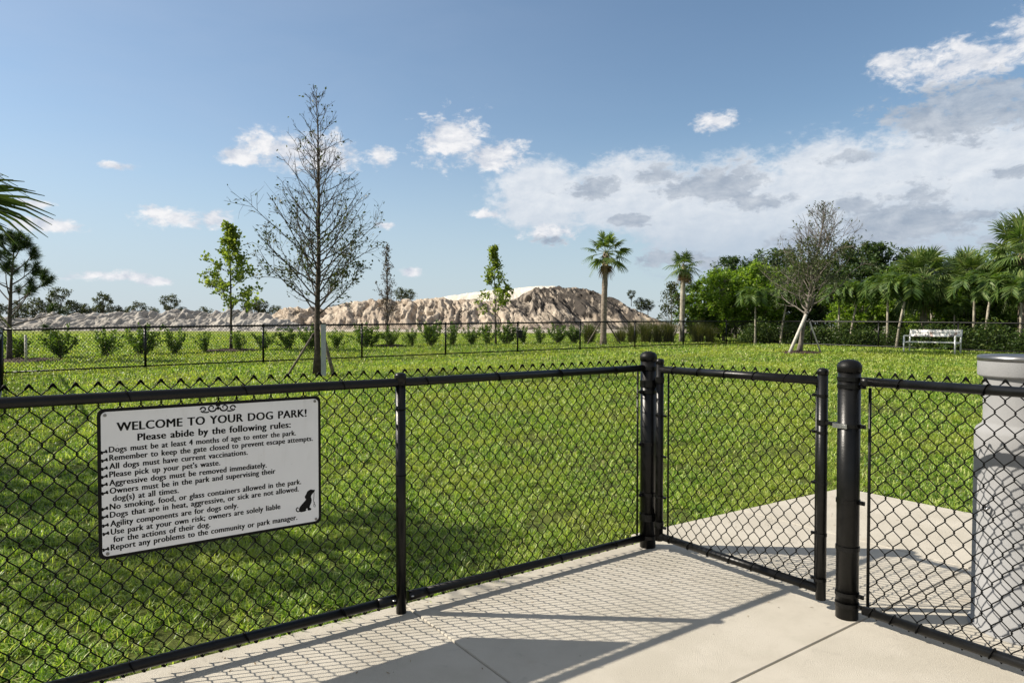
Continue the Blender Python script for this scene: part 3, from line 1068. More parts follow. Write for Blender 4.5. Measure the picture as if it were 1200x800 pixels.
# ------------------------------------------------------------------ drinking fountain behind the right panel
fx, fy = 2.525, 3.330
fo = thing('drinking_fountain', 'grey cylindrical fountain pedestal with a dark rim, behind the right fence panel', 'drinking fountain', (fx, fy, 0))
o = MB().lathe([(.236, 0), (.236, .012), (.222, .014), (.219, .9), (.219, .965), (.212, .985), (.188, 1.005), (.184, 1.02), (.184, 1.235), (.186, 1.248)], 64).build('pedestal', M['fountain'], fo)
o = MB().lathe([(.186, 1.238), (.206, 1.244), (.210, 1.252), (.210, 1.322)], 64).build('bowl', M['fountain'], fo)
o = MB().lathe([(.2095, 1.320), (.2125, 1.320), (.2135, 1.334), (.211, 1.344), (.196, 1.348), (.170, 1.340), (.06, 1.332), (.001, 1.331)], 64).build('rim', M['rim'], fo)
mb = MB().lathe([(.020, 0), (.020, .018), (.014, .026), (.001, .028)], 16, (-.03, -.19, 1.344))
mb.build('spout', M['rim'], fo)
_b = MB().tube([(-.2225, -.02, .62), (-.238, -.03, .60), (-.238, -.05, .60), (-.2225, -.06, .62)], .006, 8).build('hook', M['rim'], fo)

# ------------------------------------------------------------------ bench
by_ = 24.9
bc = np.array(at(1092, by_))
bench = thing('park_bench', 'white metal park bench with a peeling backrest, at the right edge of the lawn', 'bench', bc, math.atan2(E2[1], E2[0]))
# local: x along the bench (towards the camera end), y to the back (away from the lawn)
Lb = 1.72
for sx in (-1, 1):
    x = sx * Lb / 2
    MB().tube([(x, -.24, -.05), (x, -.24, .62)], .028, 10).build('leg', M['bench'], bench)
    MB().tube([(x, .20, -.05), (x, .22, .45), (x, .30, .86)], .028, 10).build('leg', M['bench'], bench)
    MB().tube([(x, -.26, .63), (x, -.1, .635), (x, .24, .62)], .024, 10).build('armrest', M['bench'], bench)
    MB().tube([(x, -.24, .37), (x, .21, .37)], .022, 10).build('seat_rail', M['bench'], bench)
mb = MB()
for k in range(4):
    mb.box((0, -.20 + .125 * k, .405), (Lb + .06, .095, .035))
mb.build('seat', M['bench'], bench)
mb = MB()
tilt = R(-12)
rb = np.array([(1, 0, 0), (0, math.cos(tilt), -math.sin(tilt)), (0, math.sin(tilt), math.cos(tilt))])
for k in range(2):
    mb.box((0, .235 + .030 * k, .665 + .135 * k), (Lb, .03, .118), rb)
mb.build('backrest', M['benchback'], bench)

# ------------------------------------------------------------------ bag box on the far fence
bp = np.array([*BACK[5], float(gz(*BACK[5]))])
box = thing('bag_box', 'small black bag box fixed to a post of the far back fence', 'box', bp + (0, 0, .62), math.atan2(E1[1], E1[0]))
MB().box((0, -.115, .06), (.20, .12, .26)).build('box_body', M['black'], box)
MB().box((0, -.12, .20), (.22, .14, .025), np.array([(1, 0, 0), (0, .98, -.18), (0, .18, .98)])).build('lid', M['cap'], box)
MB().box((0, -.18, -.02), (.12, .012, .05)).build('dispenser_slot', M['cap'], box)

# ------------------------------------------------------------------ vegetation helpers
def unit(v):
    v = np.asarray(v, dtype=float)
    return v / (np.linalg.norm(v, axis=-1, keepdims=True) + 1e-12)


def leaves(mb, C, size, rng, up=0.35, aspect=0.55, dirs=None, fold=0.0):
    """one diamond leaf per row of C, in random attitude (up: how much they face the sky)"""
    C = np.asarray(C, dtype=float)
    n = len(C)
    if n == 0:
        return
    d = unit(rng.normal(size=(n, 3)) * (1, 1, .6)) if dirs is None else unit(dirs + rng.normal(size=(n, 3)) * .45)
    nrm = unit(rng.normal(size=(n, 3)) + np.array((0, 0, up * 3)))
    s = unit(np.cross(d, nrm))
    L = size * rng.uniform(.65, 1.3, n)[:, None]
    Wd = L * aspect * .5
    v = np.stack([C, C + d * L * .45 + s * Wd, C + d * L, C + d * L * .45 - s * Wd], 1)
    q = (np.arange(n)[:, None] * 4 + np.arange(4)[None, :])
    mb.add(v.reshape(-1, 3), q)


def limb(rng, p0, d0, L, n, wander=.12, lift=0.0):
    """a wandering polyline"""
    P = [np.array(p0, dtype=float)]
    d = unit(d0)
    for k in range(n):
        d = unit(d + rng.normal(size=3) * wander + np.array((0, 0, lift)))
        P.append(P[-1] + d * L / n)
    return np.array(P)


def along(P, t):
    k = np.clip(np.asarray(t) * (len(P) - 1), 0, len(P) - 1.001)
    i = k.astype(int)
    f = (k - i)[..., None]
    return P[i] * (1 - f) + P[i + 1] * f, unit(P[i + 1] - P[i])


def grow(seed, H, r0, z0, nb, env, elev=45, sub=8, twig=3, lf=4, lsize=.06, lz=9e9, lift=.05, lean=(0, 0), sub_len=.45,
         leaf_twig=None, aspect=.55, wander=.10, zpow=1.0, lmin=.25, tw_len=.35, lean_curve=0.0, top_thin=0.0, thick=.36):
    """tapered trunk, limbs, side shoots and twigs; returns (wood, foliage)"""
    rng = np.random.default_rng(seed)
    wood, fol = MB(), MB()
    nt = 14
    tz = np.linspace(0, 1, nt)
    wob = np.cumsum(rng.normal(size=(nt, 2)) * .010 * H / 5, axis=0)
    T = np.c_[lean[0] * tz ** (1 + lean_curve) + wob[:, 0], lean[1] * tz ** (1 + lean_curve) + wob[:, 1], H * tz]
    rt = r0 * (1 - .93 * tz) + r0 * .5 * np.exp(-tz * 45)
    T[0, 2] = -.08
    wood.tube(T, np.maximum(rt, .006), 10)
    pts, dirs = [], []
    for b in range(nb):
        f = ((b + .5) / nb) ** zpow
        t = z0 / H + (1 - z0 / H) * f * .985
        p, _ = along(T, t)
        a = b * 2.39996 + rng.normal() * .35
        e = R(elev + rng.normal() * 7 + 14 * f)
        L = env(f) * rng.uniform(.75, 1.18)
        d = np.array((math.cos(a) * math.cos(e), math.sin(a) * math.cos(e), math.sin(e)))
        P = limb(rng, p, d, L, 7, wander, lift)
        rb = max(min(r0 * thick * (1 - .75 * f), r0 * (1 - .93 * t) * .8), .006)
        wood.tube(P, np.linspace(rb, .004, len(P)), 5, caps=False)
        for k in range(max(2, int(sub * (1 - top_thin * f)))):
            tt = rng.uniform(.18, .98)
            q, dd = along(P, tt)
            sd = unit(dd + unit(rng.normal(size=3)) * .85 + np.array((0, 0, .12)))
            Ls = L * sub_len * (1.1 - tt * .6) * rng.uniform(.5, 1.2)
            S = limb(rng, q, sd, Ls, 4, wander * 1.3, lift)
            wood.tube(S, np.linspace(max(rb * .45 * (1 - tt * .5), .0045), .003, len(S)), 4, caps=False)
            for w in range(twig):
                tq, td = along(S, rng.uniform(.2, 1))
                e2 = unit(td + unit(rng.normal(size=3)) * .9)
                Wt = limb(rng, tq, e2, Ls * tw_len * rng.uniform(.5, 1.3), 2, .15, lift * .5)
                wood.tube(Wt, [.0035, .0028, .002], 3, caps=False)
                keep = lf if (leaf_twig is None) else leaf_twig(tq, rng) * lf
                nl = rng.poisson(max(keep, 0))
                if nl and tq[2] < lz:
                    g, gd = along(Wt, rng.uniform(0, 1, nl))
                    pts.append(g + rng.normal(size=(nl, 3)) * lsize * .6)
                    dirs.append(gd)
    if pts:
        leaves(fol, np.vstack(pts), lsize, rng, aspect=aspect, dirs=np.vstack(dirs))
    return wood, fol


def plant(name, label, cat, loc, pieces, rotz=0.0, group=None, scale=None):
    root = thing(name, label, cat, loc, rotz, group)
    for pn, mb, mt in pieces:
        if mb.nv:
            mb.build(pn, M[mt], root)
    if scale:
        root.scale = scale
    return root


def frame_of(d):
    d = unit(d)
    s = unit(np.cross(d, (0, 0, 1.0)))
    return d, s, np.cross(s, d)


def fan_frond(mb, rng, p, d, pet, Lf, nseg=30, droop=.5, wseg=.035, spread=115, roll=None):
    """palmate leaf: petiole, then narrow pleated segments that droop at their tips"""
    d = unit(d)
    k = np.linspace(0, 1, 6)
    sag = np.array((0, 0, -1.0))
    P = p + d * pet * k[:, None] + sag * (pet * .22 * droop * k[:, None] ** 2)
    mb.tube(P, np.linspace(.017, .009, 6), 4, caps=False)
    dd, s, u = frame_of(P[-1] - P[-2])
    hub = P[-1]
    roll = rng.normal() * .35 if roll is None else roll
    s, u = s * math.cos(roll) + u * math.sin(roll), u * math.cos(roll) - s * math.sin(roll)
    for i in range(nseg):
        a = R(-spread + 2 * spread * (i + .5) / nseg + rng.normal() * 1.5)
        L = Lf * (.72 + .28 * math.cos(a * .75)) * rng.uniform(.92, 1.06)
        q0 = hub + dd * Lf * .20 * max(0, math.cos(a)) * rng.uniform(.3, 1)
        e = unit(dd * math.cos(a) + s * math.sin(a) + u * (.22 - .10 * abs(a)) + rng.normal(size=3) * .03)
        side = unit(np.cross(e, u + 1e-3))
        t = np.array((0, .35, .68, 1.0))
        wd = wseg * np.array((.35, 1.0, .65, .05))
        C = q0 + e * L * t[:, None] + sag * (L * droop * .62 * t[:, None] ** 2.4)
        v = np.vstack([C + side * wd[:, None] / 2 + u * .006, C - side * wd[:, None] / 2])
        mb.add(v, np.array([(j, j + 1, 4 + j + 1, 4 + j) for j in range(3)]))


def sabal(seed, H, rt, nf=30, pet=.75, Lf=.75, dead=4, boots=True, tilt=(0, 0), droop=.55, lowest=-55, wseg=.035, nseg=26, skip=None):
    rng = np.random.default_rng(seed)
    tr, cr, de, bt = MB(), MB(), MB(), MB()
    t = np.linspace(0, 1, 16)
    P = np.c_[tilt[0] * t ** 1.6, tilt[1] * t ** 1.6, H * t]
    P[0, 2] = -.1
    rad = rt * (1 + .22 * np.exp(-t * 16)) * (1 + .05 * np.sin(t * 40)) * (1 - .12 * t)
    tr.tube(P, rad, 14)
    top = P[-1]
    if boots:
        for k in range(34):
            a = k * 2.4
            z = H - .75 + .75 * k / 34
            c, _ = along(P, z / H)
            d = np.array((math.cos(a), math.sin(a), 0))
            rot = np.c_[d * math.cos(.5) + np.array((0, 0, math.sin(.5))), np.array((-math.sin(a), math.cos(a), 0)), np.array((0, 0, math.cos(.5))) - d * math.sin(.5)]
            bt.box(c + d * rt * .95 + (0, 0, .03), (.17, .06, .03), rot @ np.array([(0, 0, 1), (0, 1, 0), (1, 0, 0)]))
    for i in range(nf):
        f = (i + .5) / nf
        a = i * 2.39996 + rng.normal() * .15
        e = R(82 + (lowest - 82) * f ** .9 + rng.normal() * 6)
        d = np.array((math.cos(a) * math.cos(e), math.sin(a) * math.cos(e), math.sin(e)))
        if skip is not None and skip(d):
            continue
        fan_frond(cr, rng, top + (0, 0, .05), d, pet * rng.uniform(.8, 1.15), Lf * rng.uniform(.85, 1.1), nseg, droop + .25 * f, wseg)
    for i in range(dead):
        a = i * 2.0 + rng.uniform(0, 1)
        e = R(-62 + rng.normal() * 8)
        d = np.array((math.cos(a) * math.cos(e), math.sin(a) * math.cos(e), math.sin(e)))
        fan_frond(de, rng, top - (0, 0, .1), d, pet * .7, Lf * .7, 16, .9, wseg * .8)
    return tr, cr, de, bt


def feather_frond(mb, rng, p, az, el0, L, nl=34, ll=.46, arch=1.5, w=.05):
    """pinnate arching leaf"""
    n = 12
    P = [np.array(p, dtype=float)]
    e = el0
    for k in range(n):
        P.append(P[-1] + L / n * np.array((math.cos(az) * math.cos(e), math.sin(az) * math.cos(e), math.sin(e))))
        e -= arch * 2 * (k + .6) / n / n * 1.25
    P = np.array(P)
    mb.tube(P, np.linspace(.018, .005, n + 1), 4, caps=False)
    for sgn in (-1, 1):
        t = np.linspace(.14, 1, nl) + rng.normal(size=nl) * .004
        q, d = along(P, np.clip(t, 0, 1))
        s = unit(np.cross(d, (0, 0, 1.0)) + 1e-6) * sgn
        u = np.cross(s * sgn, d)
        out = unit(s * .85 + d * .55 + u * (.22 + rng.normal(size=nl)[:, None] * .12))
        Ln = (ll * (1 - .55 * np.abs(t - .45) ** 1.3) * rng.uniform(.85, 1.1, nl))[:, None]
        m = q + out * Ln * .55 - (0, 0, .03)
        tip = q + out * Ln - np.array((0, 0, 1.0)) * Ln * .28
        sd = unit(np.cross(out, u)) * w * .5
        v = np.stack([q, m + sd, tip, m - sd], 1)
        mb.add(v.reshape(-1, 3), np.arange(nl)[:, None] * 4 + np.arange(4)[None, :])


def feather_palm(seed, H, rt=.055, nf=14, L=1.40, tilt=(0, 0)):
    rng = np.random.default_rng(seed)
    tr, sh, cr = MB(), MB(), MB()
    t = np.linspace(0, 1, 14)
    P = np.c_[tilt[0] * t ** 1.5, tilt[1] * t ** 1.5, H * t]
    P[0, 2] = -.1
    tr.tube(P, rt * (1 + .6 * np.exp(-t * 14)) * (1 - .25 * t) * (1 + .04 * np.sin(t * 60)), 10)
    top = P[-1]
    S = np.array([top + (0, 0, .5 * k) + np.array((*tilt, 0)) * .12 * k for k in np.linspace(0, 1, 6)])
    sh.tube(S, rt * np.array((.8, 1.15, 1.05, .85, .62, .4)), 10)
    for i in range(nf):
        a = i * 2.39996 + rng.normal() * .2
        feather_frond(cr, rng, S[-1] - (0, 0, .05), a, R(78 - 70 * (i / nf) + rng.normal() * 6), L * rng.uniform(.85, 1.1), arch=2.25)
    return tr, sh, cr


def bushy(seed, H, Wd, stems, nl, lsize, vase=.55, aspect=.5, zmin=.12):
    """many-stemmed shrub with leafy upright stems"""
    rng = np.random.default_rng(seed)
    wood, fol = MB(), MB()
    pts, dirs = [], []
    for k in range(stems):
        a = k * 2.4 + rng.normal() * .4
        o = rng.uniform(.15, 1) * vase
        L = H * rng.uniform(.72, 1.1) / math.cos(min(o, 1.1))
        P = limb(rng, (rng.normal() * .05, rng.normal() * .05, -.04), (math.cos(a) * math.sin(o) * Wd / .9, math.sin(a) * math.sin(o) * Wd / .9, math.cos(o)), L, 6, .10, .02)
        wood.tube(P, np.linspace(.012, .004, 7), 4, caps=False)
        n = int(nl / stems)
        t = rng.uniform(zmin, 1, n) ** .75
        q, d = along(P, t)
        pts.append(q + rng.normal(size=(n, 3)) * (.035 + .03 * (1 - t))[:, None])
        dirs.append(d * .7 + unit(rng.normal(size=(n, 3))))
    leaves(fol, np.vstack(pts), lsize, rng, aspect=aspect, dirs=np.vstack(dirs))
    return wood, fol


def mound_bush(seed, rx, ry, rz, nl, lsize, aspect=.6, rough=.28):
    """dense rounded bush: leaves gathered in clumps over and inside an uneven body, on a branching frame"""
    rng = np.random.default_rng(seed)
    wood, fol = MB(), MB()
    ncl = max(14, nl // 45)
    d = unit(rng.normal(size=(ncl, 3)))
    d[:, 2] = np.abs(d[:, 2]) * 1.0
    rr = rng.uniform(.45, 1.0, ncl) ** .5 * (1 + rough * rng.normal(size=ncl) * .5)
    C = d * rr[:, None] * np.array((rx, ry, rz))
    C[:, 2] = np.maximum(C[:, 2], .06)
    for c in C[:: max(1, ncl // 30)]:
        P = np.array([(c[0] * .08, c[1] * .08, -.05), (c[0] * .35, c[1] * .35, c[2] * .55), tuple(c)])
        wood.tube(P, [.014, .009, .004], 4, caps=False)
    cs = .16 * (rx + ry + rz) / 3 + .03
    pts = (C[:, None, :] + rng.normal(size=(ncl, nl // ncl, 3)) * cs * np.array((1, 1, .8))).reshape(-1, 3)
    pts = pts[pts[:, 2] > .01]
    leaves(fol, pts, lsize, rng, aspect=aspect)
    return wood, fol


def crown_tree(seed, H, clear, rx, ry, nl, lsize, r0=.12, aspect=.55, lumps=16, squash=1.0):
    """broad tree: trunk, limbs to each leaf mass, twigs, and leaf clumps with gaps between them"""
    rng = np.random.default_rng(seed)
    wood, fol = MB(), MB()
    hz = (H - clear) / 2
    cz = clear + hz
    P = limb(rng, (0, 0, -.1), (0, 0, 1), H * .72, 9, .05)
    wood.tube(P, np.linspace(r0, r0 * .25, 10), 8)
    pts = []
    for k in range(lumps):
        f = (k + .5) / lumps
        zz = -1 + 2 * f
        a = k * 2.39996 + rng.normal() * .3
        rad = math.sqrt(max(0, 1 - zz * zz)) * rng.uniform(.55, .92)
        c = np.array((rx * rad * math.cos(a), ry * rad * math.sin(a), cz + hz * zz * .82 * rng.uniform(.9, 1.05)))
        b, _ = along(P, np.clip((c[2] * .55) / (H * .72), .12, .95))
        mid = (b + c) / 2 + rng.normal(size=3) * .12
        wood.tube(np.array([b, mid, c]), [r0 * .4, r0 * .25, .012], 5, caps=False)
        cl = .38 * (rx + ry + hz) / 3 * rng.uniform(.75, 1.25)
        ntw = 26
        for w in range(ntw):
            d = unit(rng.normal(size=3) + np.array((0, 0, .25)))
            tip = c + d * cl * rng.uniform(.4, 1.15) * np.array((1, 1, .8))
            if w % 2 == 0:
                wood.tube(np.array([c, (c + tip) / 2 + rng.normal(size=3) * .04, tip]), [.012, .007, .003], 3, caps=False)
            n = int(nl / lumps / ntw)
            pts.append(tip + rng.normal(size=(n, 3)) * cl * .115)
    leaves(fol, np.vstack(pts), lsize, rng, up=.6, aspect=aspect)
    return wood, fol


# ------------------------------------------------------------------ trees on and behind the lawn
# the half-bare tree in the middle of the lawn
def thin(p, rng):
    h = p[2]
    return 1.25 if h < 2.7 else (.62 if h < 3.4 else (.20 if h < 4.2 else .04))


def env_bare(f):
    return 2.25 * (1 - f) ** 1.12 * (.60 + .40 * min(1, f * 6)) + .26


wd, fl = grow(11, 6.75, .080, 1.40, 86, env_bare, elev=34, sub=10, twig=3, lf=6.0, lsize=.074, leaf_twig=thin, lift=.06, wander=.085, sub_len=.42, zpow=1.0, top_thin=.70, thick=.27, tw_len=.55)
tb = at(371, 16.3)
plant('half_bare_tree', 'tall half bare tree with fine rising twigs, propped by stakes in the lawn', 'tree', tb, [('trunk', wd, 'bark_dark'), ('crown', fl, 'lf_olive')], .4)


def stake(label, a, b, r, mat, name='tree_stake', group='stakes propping the half bare tree'):
    a, b = np.array(a, dtype=float), np.array(b, dtype=float)
    o = thing(name, label, 'stake', a, 0, group)
    d = b - a
    mb = MB().tube([-d * .06, d * .5, d], [r, r * .98, r * .95], 8)
    mb.build('stake_pole', M[mat], o)
    up = unit(d)
    MB().tube([d - up * .09, d - up * .03], r * 1.12, 8).build('strap', M['bark_dark'], o)
    return o


stake('thin brown stake leaning in from the left against the half bare tree', tb + np.array((-.70, -.05, -.02)), tb + np.array((-.06, 0, 1.02)), .028, 'stake')
stake('thick brown stake leaning in from the right against the half bare tree', tb + np.array((.48, -.25, -.02)), tb + np.array((.07, 0, 1.30)), .045, 'stake')
wp = np.array(at(379, 15.9))
o = thing('white_post', 'upright pale grey post standing beside the trunk of the half bare tree', 'post', wp)
MB().box((0, 0, .60), (.105, .05, 1.30)).build('post_body', M['post_white'], o)
MB().box((0, -.002, 1.262), (.112, .058, .03)).build('post_cap', M['bark_dark'], o)


# mulch discs
def mulch(px, Y, r):
    p = at(px, Y)
    rng = np.random.default_rng(int(px))
    mb = MB()
    prof = [(r, -.03), (r * .9, .03), (r * .6, .07), (.001, .09)]
    mb.lathe(prof, 28)
    for v in mb.v:
        v[:, :2] *= (1 + rng.normal(size=(len(v), 1)) * .04)
        v[:, 2] += rng.normal(size=len(v)) * .012
    n = 500
    a, q = rng.uniform(0, 6.283, n), r * np.sqrt(rng.uniform(0, 1, n))
    leaves(mb, np.c_[q * np.cos(a), q * np.sin(a), .04 + .06 * (1 - q / r)], .07, rng, up=.6, aspect=.3)
    o = mb.build('mulch_bed', M['mulch'])
    o.location = p
    o['kind'] = 'structure'


mulch(272, 26.2, 1.15)
mulch(456, 29.6, .8)
mulch(24, 20.9, 1.2)
mulch(938, 25.0, .75)

# lime tree with broad leaves on the left
wd, fl = grow(5, 4.80, .055, 1.25, 26, lambda f: 1.65 * (1 - f) ** 1.15 * (.75 + .25 * min(1, f * 5)) + .16, elev=30, sub=7, twig=3, lf=5.0, lsize=.125, aspect=.85, lift=.03, sub_len=.38)
plant('broad_leaf_tree', 'young lime green tree with broad leaves, left of the half bare tree', 'tree', at(271, 26.4), [('trunk', wd, 'bark_dark'), ('crown', fl, 'lf_lime')], 0, 'young lime green trees beyond the back fence')
wd, fl = grow(8, 4.70, .045, 1.15, 24, lambda f: 1.25 * (1 - f) ** 1.25 * (.75 + .25 * min(1, f * 5)) + .14, elev=40, sub=6, twig=3, lf=4.6, lsize=.12, aspect=.85, lift=.03, sub_len=.36)
plant('broad_leaf_tree', 'slim lime green tree standing before the sand mound, left of the lone palm', 'tree', at(581, 33.2), [('trunk', wd, 'bark_dark'), ('crown', fl, 'lf_lime')], 1.0, 'young lime green trees beyond the back fence')
wd, fl = grow(21, 4.25, .045, .5, 44, lambda f: 1.0 * (1 - f) ** .9 + .22, elev=62, sub=5, twig=3, lf=1.5, lsize=.085, lift=.06, sub_len=.34)
plant('brown_leaf_tree', 'narrow tree with sparse brown leaves, just right of the half bare tree', 'tree', at(454, 29.6), [('trunk', wd, 'bark_twig'), ('crown', fl, 'lf_brown')])

# the leaning staked tree on the right
def thin2(p, rng):
    return 1.35 if p[2] < 3.5 else (.95 if p[2] < 4.1 else .06)


wd, fl = grow(33, 5.35, .085, 1.35, 64, lambda f: 2.55 * (1 - f) ** .85 * (.75 + .25 * min(1, f * 4)) + .25, elev=36, sub=9, twig=4, lf=4.6, lsize=.080, leaf_twig=thin2, lean=(.95, 0), lift=.05, sub_len=.44, wander=.15)
lt = at(936, 25.0)
plant('leaning_tree', 'leaning grey tree with bare dead twigs on top, propped by pale stakes', 'tree', lt, [('trunk', wd, 'bark_dead'), ('crown', fl, 'lf_sage')])
g2 = 'stakes propping the leaning tree'
stake('thick white stake propping the leaning tree from the left', lt + np.array((-.42, -.2, 0)), lt + np.array((.30, 0, 1.50)), .060, 'stake_pale', group=g2)
stake('thin pale stake propping the leaning tree from the right', lt + np.array((.78, -.1, 0)), lt + np.array((.36, 0, 1.25)), .030, 'stake_pale', group=g2)

# ---- cabbage palms
gP = 'cabbage palms beyond the fences'
tr, cr, de, bt = sabal(4, 4.25, .145, 19, .62, .58, 4, tilt=(.12, 0), droop=.42, lowest=-42, wseg=.06)
p712 = plant('cabbage_palm', 'lone cabbage palm with a bare grey trunk, before the right end of the sand mound', 'palm tree', at(707, 32.0),
             [('trunk', tr, 'bark_palm'), ('crown', cr, 'lf_palm'), ('dead_frond', de, 'lf_dead'), ('leaf_base', bt, 'boots')], 0, gP)
for sx, mt in ((-.75, 'stake'), (.85, 'stake')):
    q = at(707, 32.0)
    stake('brown prop leaning on the lone palm from the %s' % ('left' if sx < 0 else 'right'), q + np.array((sx, .1, 0)), q + np.array((sx * .12, 0, 1.15)), .035, mt, group='stakes propping the lone palm')
tr, cr, de, bt = sabal(9, 4.0, .14, 17, .45, .60, 7, tilt=(.10, 0), droop=.5, lowest=-45, wseg=.05)
plant('cabbage_palm', 'thin ragged cabbage palm beside the bushy trees, right of the sand mound', 'palm tree', at(799, 36.0),
      [('trunk', tr, 'bark_pale'), ('crown', cr, 'lf_palm'), ('dead_frond', de, 'lf_dead'), ('leaf_base', bt, 'boots')], .3, gP)
q = at(799, 36.0)
stake('grey prop leaning on the ragged palm at the end of the mound', q + np.array((-.6, -.2, 0)), q + np.array((-.05, 0, 1.2)), .04, 'stake_pale', group='stakes propping the ragged palm')
tr, cr, de, bt = sabal(14, 2.95, .16, 52, .78, .80, 8, droop=.42, lowest=-72, wseg=.06)
sab = plant('cabbage_palm', 'full cabbage palm with a brown trunk, rising directly behind the bench', 'palm tree', at(1082, 29.5),
            [('trunk', tr, 'bark_palm'), ('crown', cr, 'lf_palm'), ('dead_frond', de, 'lf_dead'), ('leaf_base', bt, 'boots')], 0, gP)
copy_thing(sab, 'full cabbage palm right of the one behind the bench, same height', at(1132, 30.5), 2.0, (.92, .92, 1.02), gP)
copy_thing(sab, 'tallest cabbage palm, at the right picture edge high above the others', at(1198, 27.5), 4.1, (1.05, 1.05, 1.30), gP)
copy_thing(sab, 'low cabbage palm half hidden behind the leaning pale trunks left of the bench', at(1046, 33.5), 1.1, (.8, .8, .82), gP)

# ---- near palm at the left edge, trunk outside the picture
tr, cr, de, bt = sabal(23, 2.53, .15, 23, .66, .74, 3, droop=.42, lowest=-35, wseg=.032, nseg=34, skip=lambda d: d[0] > .35)
_r = np.random.default_rng(5)
for d_, pe, Lf_, ro in (((1, -.10, -.27), .72, .58, 1.30), ((1, .12, -.20), .66, .56, 1.45), ((1, -.1, .36), .50, .60, 1.2), ((.55, -.8, .1), .7, .7, .6), ((.55, .8, .1), .7, .7, .6)):
    fan_frond(cr, _r, np.array((.02, 0, 2.53)), d_, pe * .9, Lf_ * .9, 36, .5, .034, 120, ro)
np_ = plant('near_palm', 'near palm at the left picture edge, drooping fan fronds against the sky', 'palm tree', (-4.76, 4.80, -.03),
      [('trunk', tr, 'bark_palm'), ('crown', cr, 'lf_near'), ('dead_frond', de, 'lf_dead'), ('leaf_base', bt, 'boots')], 0)
copy_thing(np_, 'second near palm beyond the left picture edge, shading the lawn there', (-7.75, 6.5, -.03), 2.2, (1.05, 1.05, 1.0))


# ---- pine at the left edge
def pine(seed, H):
    rng = np.random.default_rng(seed)
    wood, nd = MB(), MB()
    P = limb(rng, (0, 0, -.1), (0.0, 0, 1), H, 10, .02)
    wood.tube(P, np.linspace(.085, .012, 11), 8)
    for k in range(22):
        f = k / 21
        p, _ = along(P, .30 + .68 * f)
        a = k * 2.39996 + .35
        e = R(18 + 25 * f + rng.normal() * 6)
        L = 1.45 * (1 - f) ** .8 + .25
        B = limb(rng, p, (math.cos(a) * math.cos(e), math.sin(a) * math.cos(e), math.sin(e)), L, 5, .06, .10)
        wood.tube(B, np.linspace(.024, .008, 6), 5, caps=False)
        ends = [(B[-1], B[-1] - B[-2])]
        for s in range(2):
            q, d = along(B, rng.uniform(.45, .8))
            S = limb(rng, q, unit(d + rng.normal(size=3) * .5), L * .35, 3, .08, .12)
            wood.tube(S, [.010, .008, .006, .005], 4, caps=False)
            ends.append((S[-1], S[-1] - S[-2]))
        for c, d in ends:
            n = 190
            d = unit(d)
            base = c - d * rng.uniform(0, .24, n)[:, None]
            dr = unit(d * .75 + unit(rng.normal(size=(n, 3))) * .8)
            Ln = rng.uniform(.16, .26, n)[:, None]
            s = unit(np.cross(dr, rng.normal(size=(n, 3)))) * .0065
            tip = base + dr * Ln - np.array((0, 0, 1)) * Ln * .12
            v = np.stack([base - s, base + s, tip + s * .3, tip - s * .3], 1)
            nd.add(v.reshape(-1, 3), np.arange(n)[:, None] * 4 + np.arange(4)[None, :])
    return wood, nd


wd, nd = pine(3, 3.9)
plant('pine_tree', 'young pine with needle tufts at the left picture edge, under the palm fronds', 'pine', at(10, 20.9), [('trunk', wd, 'bark_twig'), ('crown', nd, 'lf_needle')], .6)
pp = at(30, 19.6)
o = thing('tree_stake', 'short pale stake standing upright beside the young pine', 'stake', pp)
MB().tube([(0, 0, -.05), (.0, 0, .85)], .035, 8).build('stake_pole', M['stake_pale'], o)

# ---- row of shrubs behind the back fence
rng0 = np.random.default_rng(77)
proto = []
for k, (sd, H, Wd, st, nl) in enumerate([(1, .98, 1.0, 17, 1150), (2, .95, 1.25, 14, 850), (3, 1.08, .85, 16, 1100), (4, .95, 1.15, 19, 1400)]):
    proto.append(bushy(sd, H, Wd, st, nl, .10, .62, aspect=.6))
SHRUB = [(21, 'just right of the pine trunk, darkest of the row'), (71, 'second from the left'), (122, 'third from the left, open and wide'),
         (167, 'directly behind the first fence post right of the pine'), (205, 'fifth from the left, tall with bare lower stems'), (241, 'left of the lime tree with broad leaves'),
         (279, 'at the foot of the broad leaved lime tree'), (309, 'behind the fence post just right of the lime tree'), (337, 'between the lime tree and the half bare tree'),
         (364, 'half hidden behind the trunk of the half bare tree'), (394, 'just right of the pale upright post'), (430, 'just left of the brown leaved tree'),
         (457, 'at the foot of the brown leaved tree'), (483, 'just right of the brown leaved tree'), (504, 'behind the fence post right of the brown leaved tree'),
         (530, 'third to the left of the slim lime tree'), (552, 'two places left of the slim lime tree'), (571, 'at the left foot of the slim lime tree'),
         (594, 'directly behind the small black bag box'), (614, 'just right of the small black bag box'), (632, 'upright one, second to the right of the bag box'),
         (653, 'third to the right of the bag box'), (674, 'last but one before the tall grass clumps'), (692, 'last of the row, next to the tall grass clumps')]
SH0 = D0 + np.array([-E1[1], E1[0]]) * 6.8
first = {}
